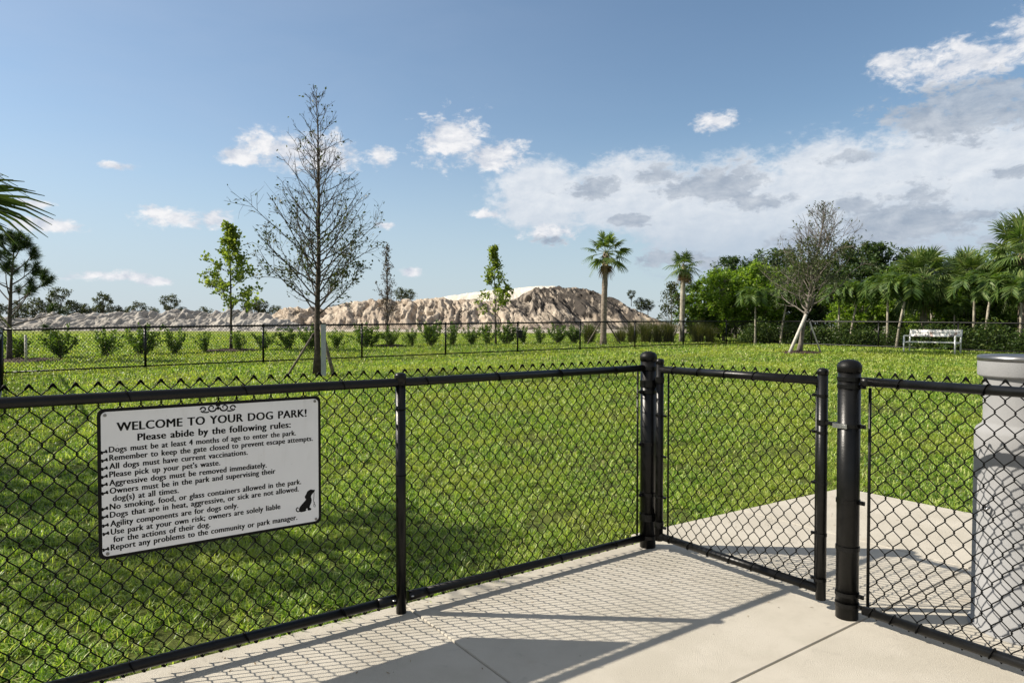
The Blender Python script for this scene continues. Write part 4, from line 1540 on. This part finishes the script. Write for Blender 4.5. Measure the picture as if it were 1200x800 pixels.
for i, (px, txt) in enumerate(SHRUB):
    u = (px - 600) / 800
    s = (u * SH0[1] - SH0[0]) / (E1[0] - u * E1[1])
    p = SH0 + E1 * s + rng0.normal(size=2) * .15
    p[0] = u * p[1]
    loc = (p[0], p[1], float(gz(*p)))
    k = [3, 0, 1, 3, 2, 1, 2, 0, 1, 0, 1, 3, 0, 1, 3, 2, 0, 2, 3, 1, 2, 0, 3, 1][i]
    lab = 'leafy shrub behind the back fence, ' + txt
    sc_ = rng0.uniform(.70, 1.04)
    if k not in first:
        first[k] = plant('shrub', lab, 'shrub', loc, [('stems', proto[k][0], 'bark_twig'), ('foliage', proto[k][1], 'lf_mid')], rng0.uniform(0, 6), 'shrubs in a row behind the back fence', (sc_, sc_, sc_))
    else:
        copy_thing(first[k], lab, loc, rng0.uniform(0, 6), (sc_, sc_, sc_ * rng0.uniform(.9, 1.1)))


# ---- clumps of tall grass behind the corner of the fence
def reed(seed, H, n):
    rng = np.random.default_rng(seed)
    mb = MB()
    a = rng.uniform(0, 6.283, n)
    o = rng.uniform(.05, .85, n)
    L = H * rng.uniform(.7, 1.15, n)
    b = np.c_[rng.normal(size=(n, 2)) * .12, np.full(n, -.03)]
    h = np.c_[np.cos(a), np.sin(a), np.zeros(n)]
    s = np.c_[-np.sin(a), np.cos(a), np.zeros(n)] * .006
    rows = []
    for t, w in ((0, .8), (.4, 1.), (.75, .8), (1, .1)):
        c = b + h * (L * np.sin(o) * t ** 1.5)[:, None] + np.array((0, 0, 1.0)) * (L * np.cos(o * .6) * (t - .32 * o * t ** 3))[:, None]
        rows += [c - s * w, c + s * w]
    v = np.stack(rows, 1)
    base = np.arange(n)[:, None] * 8
    mb.add(v.reshape(-1, 3), np.vstack([base + np.array((0, 1, 3, 2)), base + np.array((2, 3, 5, 4)), base + np.array((4, 5, 7, 6))]))
    return mb


REED = [(690, 'first clump from the left, before the lone palm'), (727, 'clump just right of the lone palm'), (741, 'second clump right of the lone palm'),
        (756, 'third clump right of the lone palm'), (770, 'fourth clump right of the lone palm'), (784, 'clump just left of the ragged palm'), (817, 'clump just right of the ragged palm'), (832, 'rightmost clump, before the bushy trees')]
rp = None
for i, (px, txt) in enumerate(REED):
    loc = at(px, 35.5 + rng0.normal() * .5)
    lab = 'tall arching grass clump, ' + txt
    if rp is None:
        rp = thing('grass_clump', lab, 'grass clump', loc, 0, 'tall grass clumps behind the back fence')
        reed(6, 1.15, 420).build('blades', M['lf_reed'], rp)
    else:
        s = rng0.uniform(.85, 1.15)
        copy_thing(rp, lab, loc, rng0.uniform(0, 6), (s, s, s * rng0.uniform(.85, 1.1)))

# ---- clipped hedge bushes behind the right fence
hb = [mound_bush(51, .75, .75, .95, 4200, .10), mound_bush(52, .85, .7, .80, 4200, .10)]
HED = ['at the fence corner, tallest of the hedge', 'second from the fence corner', 'left of the leaning tree', 'directly behind the white stake of the leaning tree', 'behind the thin stake of the leaning tree',
       'one place right of the leaning tree', 'under the two pale trunks left of the bench', 'left of the bench, at the fence post', 'directly left of the bench', 'behind the left half of the bench',
       'behind the right half of the bench', 'directly right of the bench', 'second to the right of the bench', 'just left of the grey fountain top', 'right above the grey fountain top', 'last at the right picture edge']
hroot = {}
for i, txt in enumerate(HED):
    p = np.array(CORNER) + E2 * (-.4 + 1.02 * i) + E1 * (1.0 + rng0.normal() * .15)
    loc = (p[0], p[1], float(gz(*p)))
    k = i % 2
    lab = 'hedge bush behind the right fence, ' + txt
    s = rng0.uniform(.85, 1.1) * (1.25 if i == 0 else 1)
    if k not in hroot:
        hroot[k] = plant('hedge_bush', lab, 'bush', loc, [('stems', hb[k][0], 'bark_twig'), ('foliage', hb[k][1], 'lf_hedge')], rng0.uniform(0, 6), 'hedge bushes behind the right fence', (s, s, s * .95))
    else:
        copy_thing(hroot[k], lab, loc, rng0.uniform(0, 6), (s, s, s * rng0.uniform(.8, 1.05)))

# ---- slender palms with pale trunks behind the hedge
FP = [(885, 33, .92, .0, 'leftmost, left of the leaning tree'), (921, 32.5, 1.0, .2, 'just left of the leaning tree'), (983, 31.0, .95, .05, 'just right of the leaning tree'),
      (1002, 30.5, 1.0, .15, 'second to the right of the leaning tree'), (1040, 29.0, 1.05, -.05, 'upright with the palest trunk, left of the bench'),
      (1057, 28.2, 1.05, .45, 'with a slanting trunk at the left end of the bench'), (1141, 27.0, 1.0, .0, 'right end of the bench'),
      (1160, 26.5, 1.05, .18, 'with a curved trunk right of the bench'), (1196, 25.5, .95, .0, 'rightmost, above the grey fountain'), (1118, 28.5, .72, .1, 'shortest, behind the bench back')]
fproot = {}
fpv = [feather_palm(61, 1.95, L=1.12), feather_palm(62, 1.85, L=1.12, tilt=(.26, .05))]
for i, (px, Y, s, tl, txt) in enumerate(FP):
    k = 1 if abs(tl) > .12 else 0
    lab = 'slender palm behind the hedge, ' + txt
    if k not in fproot:
        t_, s_, c_ = fpv[k]
        fproot[k] = plant('slender_palm', lab, 'palm tree', at(px - (6 if k else 0), Y), [('trunk', t_, 'bark_pale'), ('crownshaft', s_, 'lf_frond'), ('crown', c_, 'lf_frond')], rng0.uniform(-.5, .5), 'slender palms behind the hedge', (s, s, s))
    else:
        copy_thing(fproot[k], lab, at(px - (6 if k else 0), Y), rng0.uniform(-.5, .5) if k else rng0.uniform(0, 6), (s, s, s))

# ---- bushy trees that close the view on the right
cv = [crown_tree(71, 4.5, .3, 1.9, 1.8, 17000, .17, lumps=20), crown_tree(72, 5.2, .5, 1.8, 2.0, 16000, .16, lumps=18), crown_tree(73, 3.5, .2, 1.6, 1.6, 12000, .17, lumps=16)]
BT = [(822, 38, 2, .95, 'lf_mid', 'leftmost, low one beside the ragged palm'), (848, 37, 0, .86, 'lf_bright', 'bright green, right of the ragged palm'), (882, 38, 0, .95, 'lf_bright', 'broad bright one behind the fence corner'),
      (862, 43, 1, 1.0, 'lf_dark', 'dark one rising behind the bright green pair'), (906, 42, 1, 1.08, 'lf_dark', 'tall dark one left of the leaning tree'), (930, 40, 0, 1.0, 'lf_mid', 'behind the leaning tree, left half'),
      (962, 39, 1, .92, 'lf_dark', 'behind the leaning tree, right half'), (1000, 38, 1, 1.0, 'lf_dark', 'dark peak right of the leaning tree'), (1032, 37, 1, 1.0, 'lf_dark', 'dark peak left of the palm behind the bench'),
      (1010, 33.5, 2, .85, 'lf_bright', 'low bright one left of the bench'), (1060, 35, 0, .85, 'lf_mid', 'behind the bench, left'), (1104, 34, 0, .88, 'lf_dark', 'between the two full cabbage palms'),
      (1150, 33, 0, .98, 'lf_mid', 'right of the second full cabbage palm'), (1178, 31, 0, .92, 'lf_bright', 'near the right picture edge, bright'), (1215, 32, 1, 1.0, 'lf_mid', 'last at the right picture edge'),
      (1090, 31.5, 2, .7, 'lf_bright', 'low bright one right behind the bench'), (1165, 29.5, 2, .66, 'lf_mid', 'low one right of the bench'), (1250, 30, 0, 1.0, 'lf_mid', 'beyond the right picture edge')]
croot = {}
for i, (px, Y, k, s, mt, txt) in enumerate(BT):
    lab = 'bushy tree in the right belt, ' + txt
    if (k, mt) not in croot:
        if any(kk == k for kk, _ in croot):
            base = croot[[q for q in croot if q[0] == k][0]]
            r = copy_thing(base, lab, at(px, Y), rng0.uniform(0, 6), (s, s, s))
            for ch in r.children:
                if ch.name.startswith('crown'):
                    ch.data = ch.data.copy()
                    ch.data.materials[0] = M[mt]
            croot[(k, mt)] = r
        else:
            croot[(k, mt)] = plant('bushy_tree', lab, 'tree', at(px, Y), [('trunk', cv[k][0], 'bark_grey'), ('crown', cv[k][1], mt)], rng0.uniform(0, 6), 'bushy trees in the right tree belt', (s, s, s))
    else:
        copy_thing(croot[(k, mt)], lab, at(px, Y), rng0.uniform(0, 6), (s, s, s * rng0.uniform(.9, 1.06)))
rg = at(796, 36.8)
wd, fl = grow(91, 3.0, .05, .7, 22, lambda f: 1.0 * (1 - f) ** .6 + .2, elev=42, sub=6, twig=3, lf=2.2, lsize=.12, aspect=.7)
plant('ragged_tree', 'small loose grey green tree tangled round the ragged palm', 'tree', rg + np.array((-.35, .3, 0)), [('trunk', wd, 'bark_grey'), ('crown', fl, 'lf_olive')])

# ------------------------------------------------------------------ sand mounds beyond the lawn
def sand_material(name, c1, c2, c3, amt):
    def ex(N, v, col):
        g = N.n('ShaderNodeNewGeometry')
        P = g.outputs['Position']
        f = N.sstep(N.noise(N.vm('MULTIPLY', P, (1, 1, .45)), .55, 6, .7, .5), .46, .62)
        col = N.mix(N.m('MULTIPLY', f, amt), col, c3)
        k = N.sstep(N.noise(P, 2.6, 4, .6), .64, .74)
        return N.mix(N.m('MULTIPLY', k, .6), col, (.10, .075, .055))
    return mat_basic(name, c1, c2, .95, .22, .9, 2.5, spec=.1, extra=ex)


def mound_extra(N, v, col):
    # darker tone high on the right shoulder, pale sand streaks through it
    g = N.n('ShaderNodeNewGeometry')
    P = g.outputs['Position']
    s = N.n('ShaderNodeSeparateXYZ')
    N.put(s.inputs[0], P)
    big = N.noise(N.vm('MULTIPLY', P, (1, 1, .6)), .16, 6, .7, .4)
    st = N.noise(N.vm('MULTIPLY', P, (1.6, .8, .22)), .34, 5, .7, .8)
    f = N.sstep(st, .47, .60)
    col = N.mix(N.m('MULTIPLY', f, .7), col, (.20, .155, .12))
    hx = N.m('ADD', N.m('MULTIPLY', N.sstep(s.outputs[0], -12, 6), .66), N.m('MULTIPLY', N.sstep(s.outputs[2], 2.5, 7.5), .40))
    dark_zone = N.sstep(N.m('ADD', hx, N.m('MULTIPLY', N.m('SUBTRACT', big, .5), 1.6)),   .50, .74)
    col = N.mix(N.m('MULTIPLY', dark_zone, N.m('SUBTRACT', 1.0, N.m('MULTIPLY', N.sstep(st, .50, .42), .62))), col, (.062, .054, .047))
    k = N.sstep(N.noise(P, 2.6, 4, .6), .62, .72)
    return N.mix(N.m('MULTIPLY', k, .6), col, (.09, .068, .05))


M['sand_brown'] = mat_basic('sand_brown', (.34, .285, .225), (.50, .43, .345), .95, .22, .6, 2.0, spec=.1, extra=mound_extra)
M['sand_white'] = sand_material('sand_white', (.62, .56, .47), (.72, .66, .57), (.50, .43, .34), .4)
M['gravel'] = sand_material('gravel', (.30, .28, .25), (.44, .41, .365), (.21, .19, .17), .5)


def ztop(py, Y):
    return 1.49 + (382 - py) * Y / 800


# big eroded mound: crest (px, py) in the picture, at its own distance
cp = np.array([(285, 381), (312, 372), (325, 364), (345, 359), (372, 361), (400, 356), (431, 350), (470, 352), (520, 349), (553, 352), (585, 352), (605, 350), (625, 344), (640, 337), (660, 336), (690, 336), (712, 339), (727, 346), (742, 352), (756, 361), (772, 367), (790, 375), (812, 383)], dtype=float)
ns, ntt = 420, 60
S = np.linspace(285, 812, ns)
YC = np.interp(S, [285, 600, 700, 812], [128, 132, 140, 150])
crest = ztop(np.interp(S, cp[:, 0], cp[:, 1]), YC)
crest += (fbm(S * .09, S * 0, 5, 4) - .47) * .7 * np.clip((crest - 1) / 4, 0, 1)
crest = np.maximum(crest, .8)
XC = (S - 600) / 800 * YC - np.clip((S - 560) / 130, 0, 1) * 3.0
XB = (S - 600) / 800 * 116 + np.clip((S - 560) / 130, 0, 1) * 5.0
YB = np.interp(S, [285, 600, 700, 812], [114, 116, 121, 133])
tt = np.r_[np.linspace(0, 1, 46), 1 + np.linspace(.08, 1, ntt - 46)]
TT, SS = np.meshgrid(tt, np.arange(ns))
prof = np.where(TT <= 1, np.clip(TT, 0, 1) ** .82, 1 - .75 * np.clip(TT - 1, 0, 1) ** 1.3)
warp = TT * 16 * np.clip((S[:, None] - 560) / 120, 0, 1) + (fbm(S[:, None] * .035, TT * 2.5, 9, 4) - .45) * 30
gul = (np.abs(fbm((S[:, None] + warp) * .085, TT * .55, 21, 3) - .47) * 2.6 + np.abs(fbm((S[:, None] + warp * 1.2) * .30, TT * .9, 31, 3) - .46) * 1.5
       + (fbm(S[:, None] * .9, TT * 9, 41, 3) - .44) * .35)
bodyz = prof * (crest[:, None] - .75) + .75
amp = np.clip(TT * 4, 0, 1) * np.clip((1.12 - TT) * 4, 0, 1) * np.clip((crest[:, None] - 1) / 3, 0, 1)
X = XB[:, None] + (XC - XB)[:, None] * TT
Y = YB[:, None] + (YC - YB)[:, None] * TT + (gul - .35) * 2.7 * amp
Z = bodyz - (gul - .3) * 1.15 * amp
iS = (np.arange(ns - 1)[:, None] * ntt + np.arange(ntt - 1)[None, :]).ravel()
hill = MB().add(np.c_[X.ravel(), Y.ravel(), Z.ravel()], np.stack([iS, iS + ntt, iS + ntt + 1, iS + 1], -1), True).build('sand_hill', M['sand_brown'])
hill['kind'] = 'structure'


def ridge(name, crest_pts, Yd, dep, mat, seed, amp_):
    c = np.array(crest_pts, dtype=float)
    n, k = 420, 64
    S = np.linspace(c[0, 0], c[-1, 0], n)
    top = np.maximum(ztop(np.interp(S, c[:, 0], c[:, 1]), Yd), .6)
    top = top + (fbm(S * .19, S * 0, seed + 9, 4) - .46) * amp_ * .5 * np.clip((top - .7) / 2, 0, 1)
    t = np.linspace(-1, 1, k)
    T, Q = np.meshgrid(t, S)
    h = np.clip(1 - np.abs(T) ** 1.25, 0, 1)
    Xr = (Q - 600) / 800 * Yd
    Yr = Yd + T * dep + (fbm(Q * .05, T * 2, seed, 3) - .45) * 3
    Zr = .7 + h * (top[:, None] - .7) + ((fbm(Q * .13, T * 4, seed + 3, 6) - .47) * amp_ - np.abs(fbm(Q * .16, T * 3, seed + 7, 5) - .47) * amp_ * 1.5) * np.clip(h * 3, 0, 1)
    i = (np.arange(n - 1)[:, None] * k + np.arange(k - 1)[None, :]).ravel()
    o = MB().add(np.c_[Xr.ravel(), Yr.ravel(), Zr.ravel()], np.stack([i, i + k, i + k + 1, i + 1], -1), True).build(name, mat)
    o['kind'] = 'structure'


ridge('sand_hill', [(440, 362), (500, 351), (545, 343.5), (590, 338.5), (630, 335.3), (650, 335), (672, 342), (690, 352)], 158, 22, M['sand_white'], 3, .25)
gp_ = [(-60, 373), (-20, 374), (10, 371), (40, 373), (62, 366), (85, 372), (110, 367), (128, 364), (150, 368), (172, 363), (196, 367), (215, 361), (240, 366), (262, 366), (285, 363), (310, 368), (335, 374), (352, 382)]
ridge('gravel_hill', gp_, 112, 12, M['gravel'], 8, 2.0)
gq_ = [(-60, 377), (-10, 379), (20, 374), (48, 377), (75, 371), (100, 377), (135, 371), (165, 375), (190, 377), (215, 373), (245, 378), (275, 370), (298, 376), (330, 372), (350, 379), (370, 383)]
ridge('gravel_hill', gq_, 98, 7, M['gravel'], 12, 1.2)

# ---- far trees on the left skyline and beyond the mounds
ft = [crown_tree(81, 7.0, 1.6, 3.0, 2.8, 2600, .42, r0=.2, lumps=13), crown_tree(82, 8.5, 3.6, 2.2, 2.2, 1700, .40, r0=.2, lumps=9)]
FT = [(p_, s_ * 1.02, k_) for p_, s_, k_ in [(-40, 1.1, 0), (-12, 1.0, 0), (22, .9, 0), (45, 1.0, 0), (60, .85, 0), (70, 1.15, 1), (88, .9, 0), (98, .8, 0), (112, .75, 0), (122, 1.0, 1), (138, .75, 0), (150, .7, 0), (163, .75, 1), (178, .7, 0), (199, .95, 1), (212, .7, 0),
      (240, .7, 0), (296, .9, 0), (306, .8, 1), (322, .75, 0), (470, .5, 0), (480, .45, 0), (748, .5, 0), (756, .45, 0), (737, .4, 1)]]
FTL = ['far left behind the palm fronds', 'behind the pine at the left edge', 'just right of the pine tip', 'broad one left of the tall twin crowns', 'round one left of the tallest skyline crown', 'tallest crown of the left skyline',
       'round one right of the tallest crown', 'low round one above the grey heaps', 'lowest one above the third shrub', 'open crowned one with a visible stem', 'low one right of the open crowned one', 'lowest one above the fourth shrub',
       'open crowned one above the fourth shrub', 'low one left of the lone open crown', 'lone open crown above the fifth shrub', 'small one right of the lone open crown', 'low one left of the lime tree', 'broad one right of the lime tree',
       'taller one just left of the half bare trunk', 'small one left of the half bare tree', 'small one on the crest by the brown tree', 'smallest one on the crest by the brown tree',
       'small one on the right shoulder of the mound', 'smaller one low on the right shoulder of the mound', 'stunted open one on the right shoulder of the mound']
fr = {}
for (px, s, k), txt in zip(FT, FTL):
    Yd = 165 if px < 430 else (148 if px > 700 else 150)
    loc = np.array([(px - 600) / 800 * Yd, Yd, 1.0])
    if px > 700:
        loc[2] = ztop(362 if px > 745 else 352, Yd) - 1.3
        loc[1] -= 3
    elif px > 430:
        loc[2] = ztop(352, Yd) - .8
    lab = 'dark far tree beyond the mounds, ' + txt
    if k not in fr:
        fr[k] = plant('far_tree', lab, 'tree', loc, [('trunk', ft[k][0], 'bark_dark'), ('crown', ft[k][1], 'lf_olive')], rng0.uniform(0, 6), 'dark trees beyond the mounds', (s, s, s))
    else:
        copy_thing(fr[k], lab, loc, rng0.uniform(0, 6), (s, s, s))

# ------------------------------------------------------------------ grass
def lawn_blades():
    rng = np.random.default_rng(2024)
    X, Y = [], []
    # density falls with distance, blades grow wider to match
    bands = [(1.0, 3.5, 13000), (3.5, 5, 11500), (5, 7, 7800), (7, 10, 4000), (10, 14, 2000), (14, 20, 1000), (20, 28, 430), (28, 40, 200), (40, 62, 80)]
    for y0, y1, rho in bands:
        xa, xb = -.82 * y1 - 1.6, .82 * y1 + 2.0
        n = int((xb - xa) * (y1 - y0) * rho)
        x, y = rng.uniform(xa, xb, n), rng.uniform(y0, y1, n)
        k = (x > -.82 * y - 1.6) & (x < .82 * y + 2.0)
        x, y = x[k], y[k]
        q = np.c_[x, y] - B0
        u, v = q @ E1, q @ E2
        edge = (fbm(x * 9, y * 9, 4, 2) - .4) * .03
        out = (v < -.088 + edge) & ~((u > .04) & (v > -.262 + edge + .048 * np.clip(u - .1, 0, 2.6)) & (u < 2.71))
        out |= (u > 2.73 + edge) & (v > -.5)
        X.append(x[out])
        Y.append(y[out])
    X, Y = np.concatenate(X), np.concatenate(Y)
    thin_ = fbm(X * .9, Y * .9, 15, 3)
    tuft = fbm(X * 13, Y * 13, 25, 2)
    keep = rng.uniform(size=len(X)) < np.clip(.55 + (thin_ - .25) * 1.5, .35, 1) * np.clip((tuft - .24) * 4.6, .06, 1)
    bare = np.zeros(len(X))
    for bx, by, br in ((-1.55, 3.15, .42), (-1.25, 2.75, .30), (.35, 5.3, .35), (1.2, 5.4, .3), (-2.6, 4.6, .4), (3.2, 8.0, .7), (.2, 8.6, .6), (-4, 9.5, .8), (6, 11, 1.0)):
        bare = np.maximum(bare, 1 - np.hypot(X - bx, Y - by) / br)
    keep &= rng.uniform(size=len(X)) > np.clip(bare * 1.6 + (fbm(X * 7, Y * 7, 61, 3) - .5), 0, .78) * (bare > 0)
    X, Y = X[keep], Y[keep]
    n = len(X)
    Z = gz(X, Y) - .004
    far = np.clip(Y / 5.0, 1, None)
    hgt = (.040 + .040 * fbm(X * 1.6, Y * 1.6, 6, 3)) * rng.uniform(.50, 1.35, n) * (.75 + .6 * fbm(X * 13, Y * 13, 25, 2)) * np.clip(far ** .25, 1, 1.6)
    wid = .0072 * far ** .92 * rng.uniform(.7, 1.25, n)
    a = rng.uniform(0, 2 * np.pi, n)
    bend = rng.uniform(.2, 1.35, n)
    d = np.c_[np.cos(a), np.sin(a)]
    tw = a + np.pi / 2 + rng.normal(size=n) * .5
    s = np.c_[np.cos(tw), np.sin(tw)] * (wid / 2)[:, None]
    P0 = np.c_[X, Y, Z]
    rows = []
    for t, w in ((0, .8), (.5, 1.0), (1.0, .12)):
        off = (hgt * bend * t ** 1.6)[:, None] * d
        z = hgt * (t * (1 - .46 * bend * t))
        c = P0 + np.c_[off, z]
        sw = np.c_[s * w, np.zeros(n)]
        rows += [c - sw, c + sw]
    v = np.stack(rows, 1)
    b = np.arange(n)[:, None] * 6
    o = MB().add(v.reshape(-1, 3), np.vstack([b + np.array((0, 1, 3, 2)), b + np.array((2, 3, 5, 4))])).build('grass', M['grass'])
    o['kind'] = 'stuff'
    o['label'] = 'short coarse green lawn grass behind the near fence'
    o['category'] = 'grass'


lawn_blades()


def clippings():
    rng = np.random.default_rng(7)
    n = 520
    u, v = rng.uniform(-4.5, 2.6, n), np.abs(rng.normal(size=n)) * .55 - .07
    k = rng.uniform(size=n) < np.clip(fbm(u * 2, v * 2, 8, 3) * 2.2 - .5, .05, 1)
    u, v = u[k], v[k]
    P = uvz(np.c_[u, v, np.full(len(u), .002)])
    mb = MB()
    n = len(P)
    a = rng.uniform(0, 6.283, n)
    d = np.c_[np.cos(a), np.sin(a), rng.uniform(0, .12, n)]
    s = np.c_[-np.sin(a), np.cos(a), np.zeros(n)]
    L, w = rng.uniform(.006, .030, n)[:, None], rng.uniform(.0012, .0032, n)[:, None]
    V = np.stack([P, P + d * L * .5 + s * w, P + d * L, P + d * L * .5 - s * w], 1)
    mb.add(V.reshape(-1, 3), np.arange(n)[:, None] * 4 + np.arange(4)[None, :])
    o = mb.build('grass_clippings', M['lf_dead'])
    o['kind'] = 'stuff'
    o['label'] = 'dry grass clippings scattered on the concrete along the fence'
    o['category'] = 'clippings'


clippings()
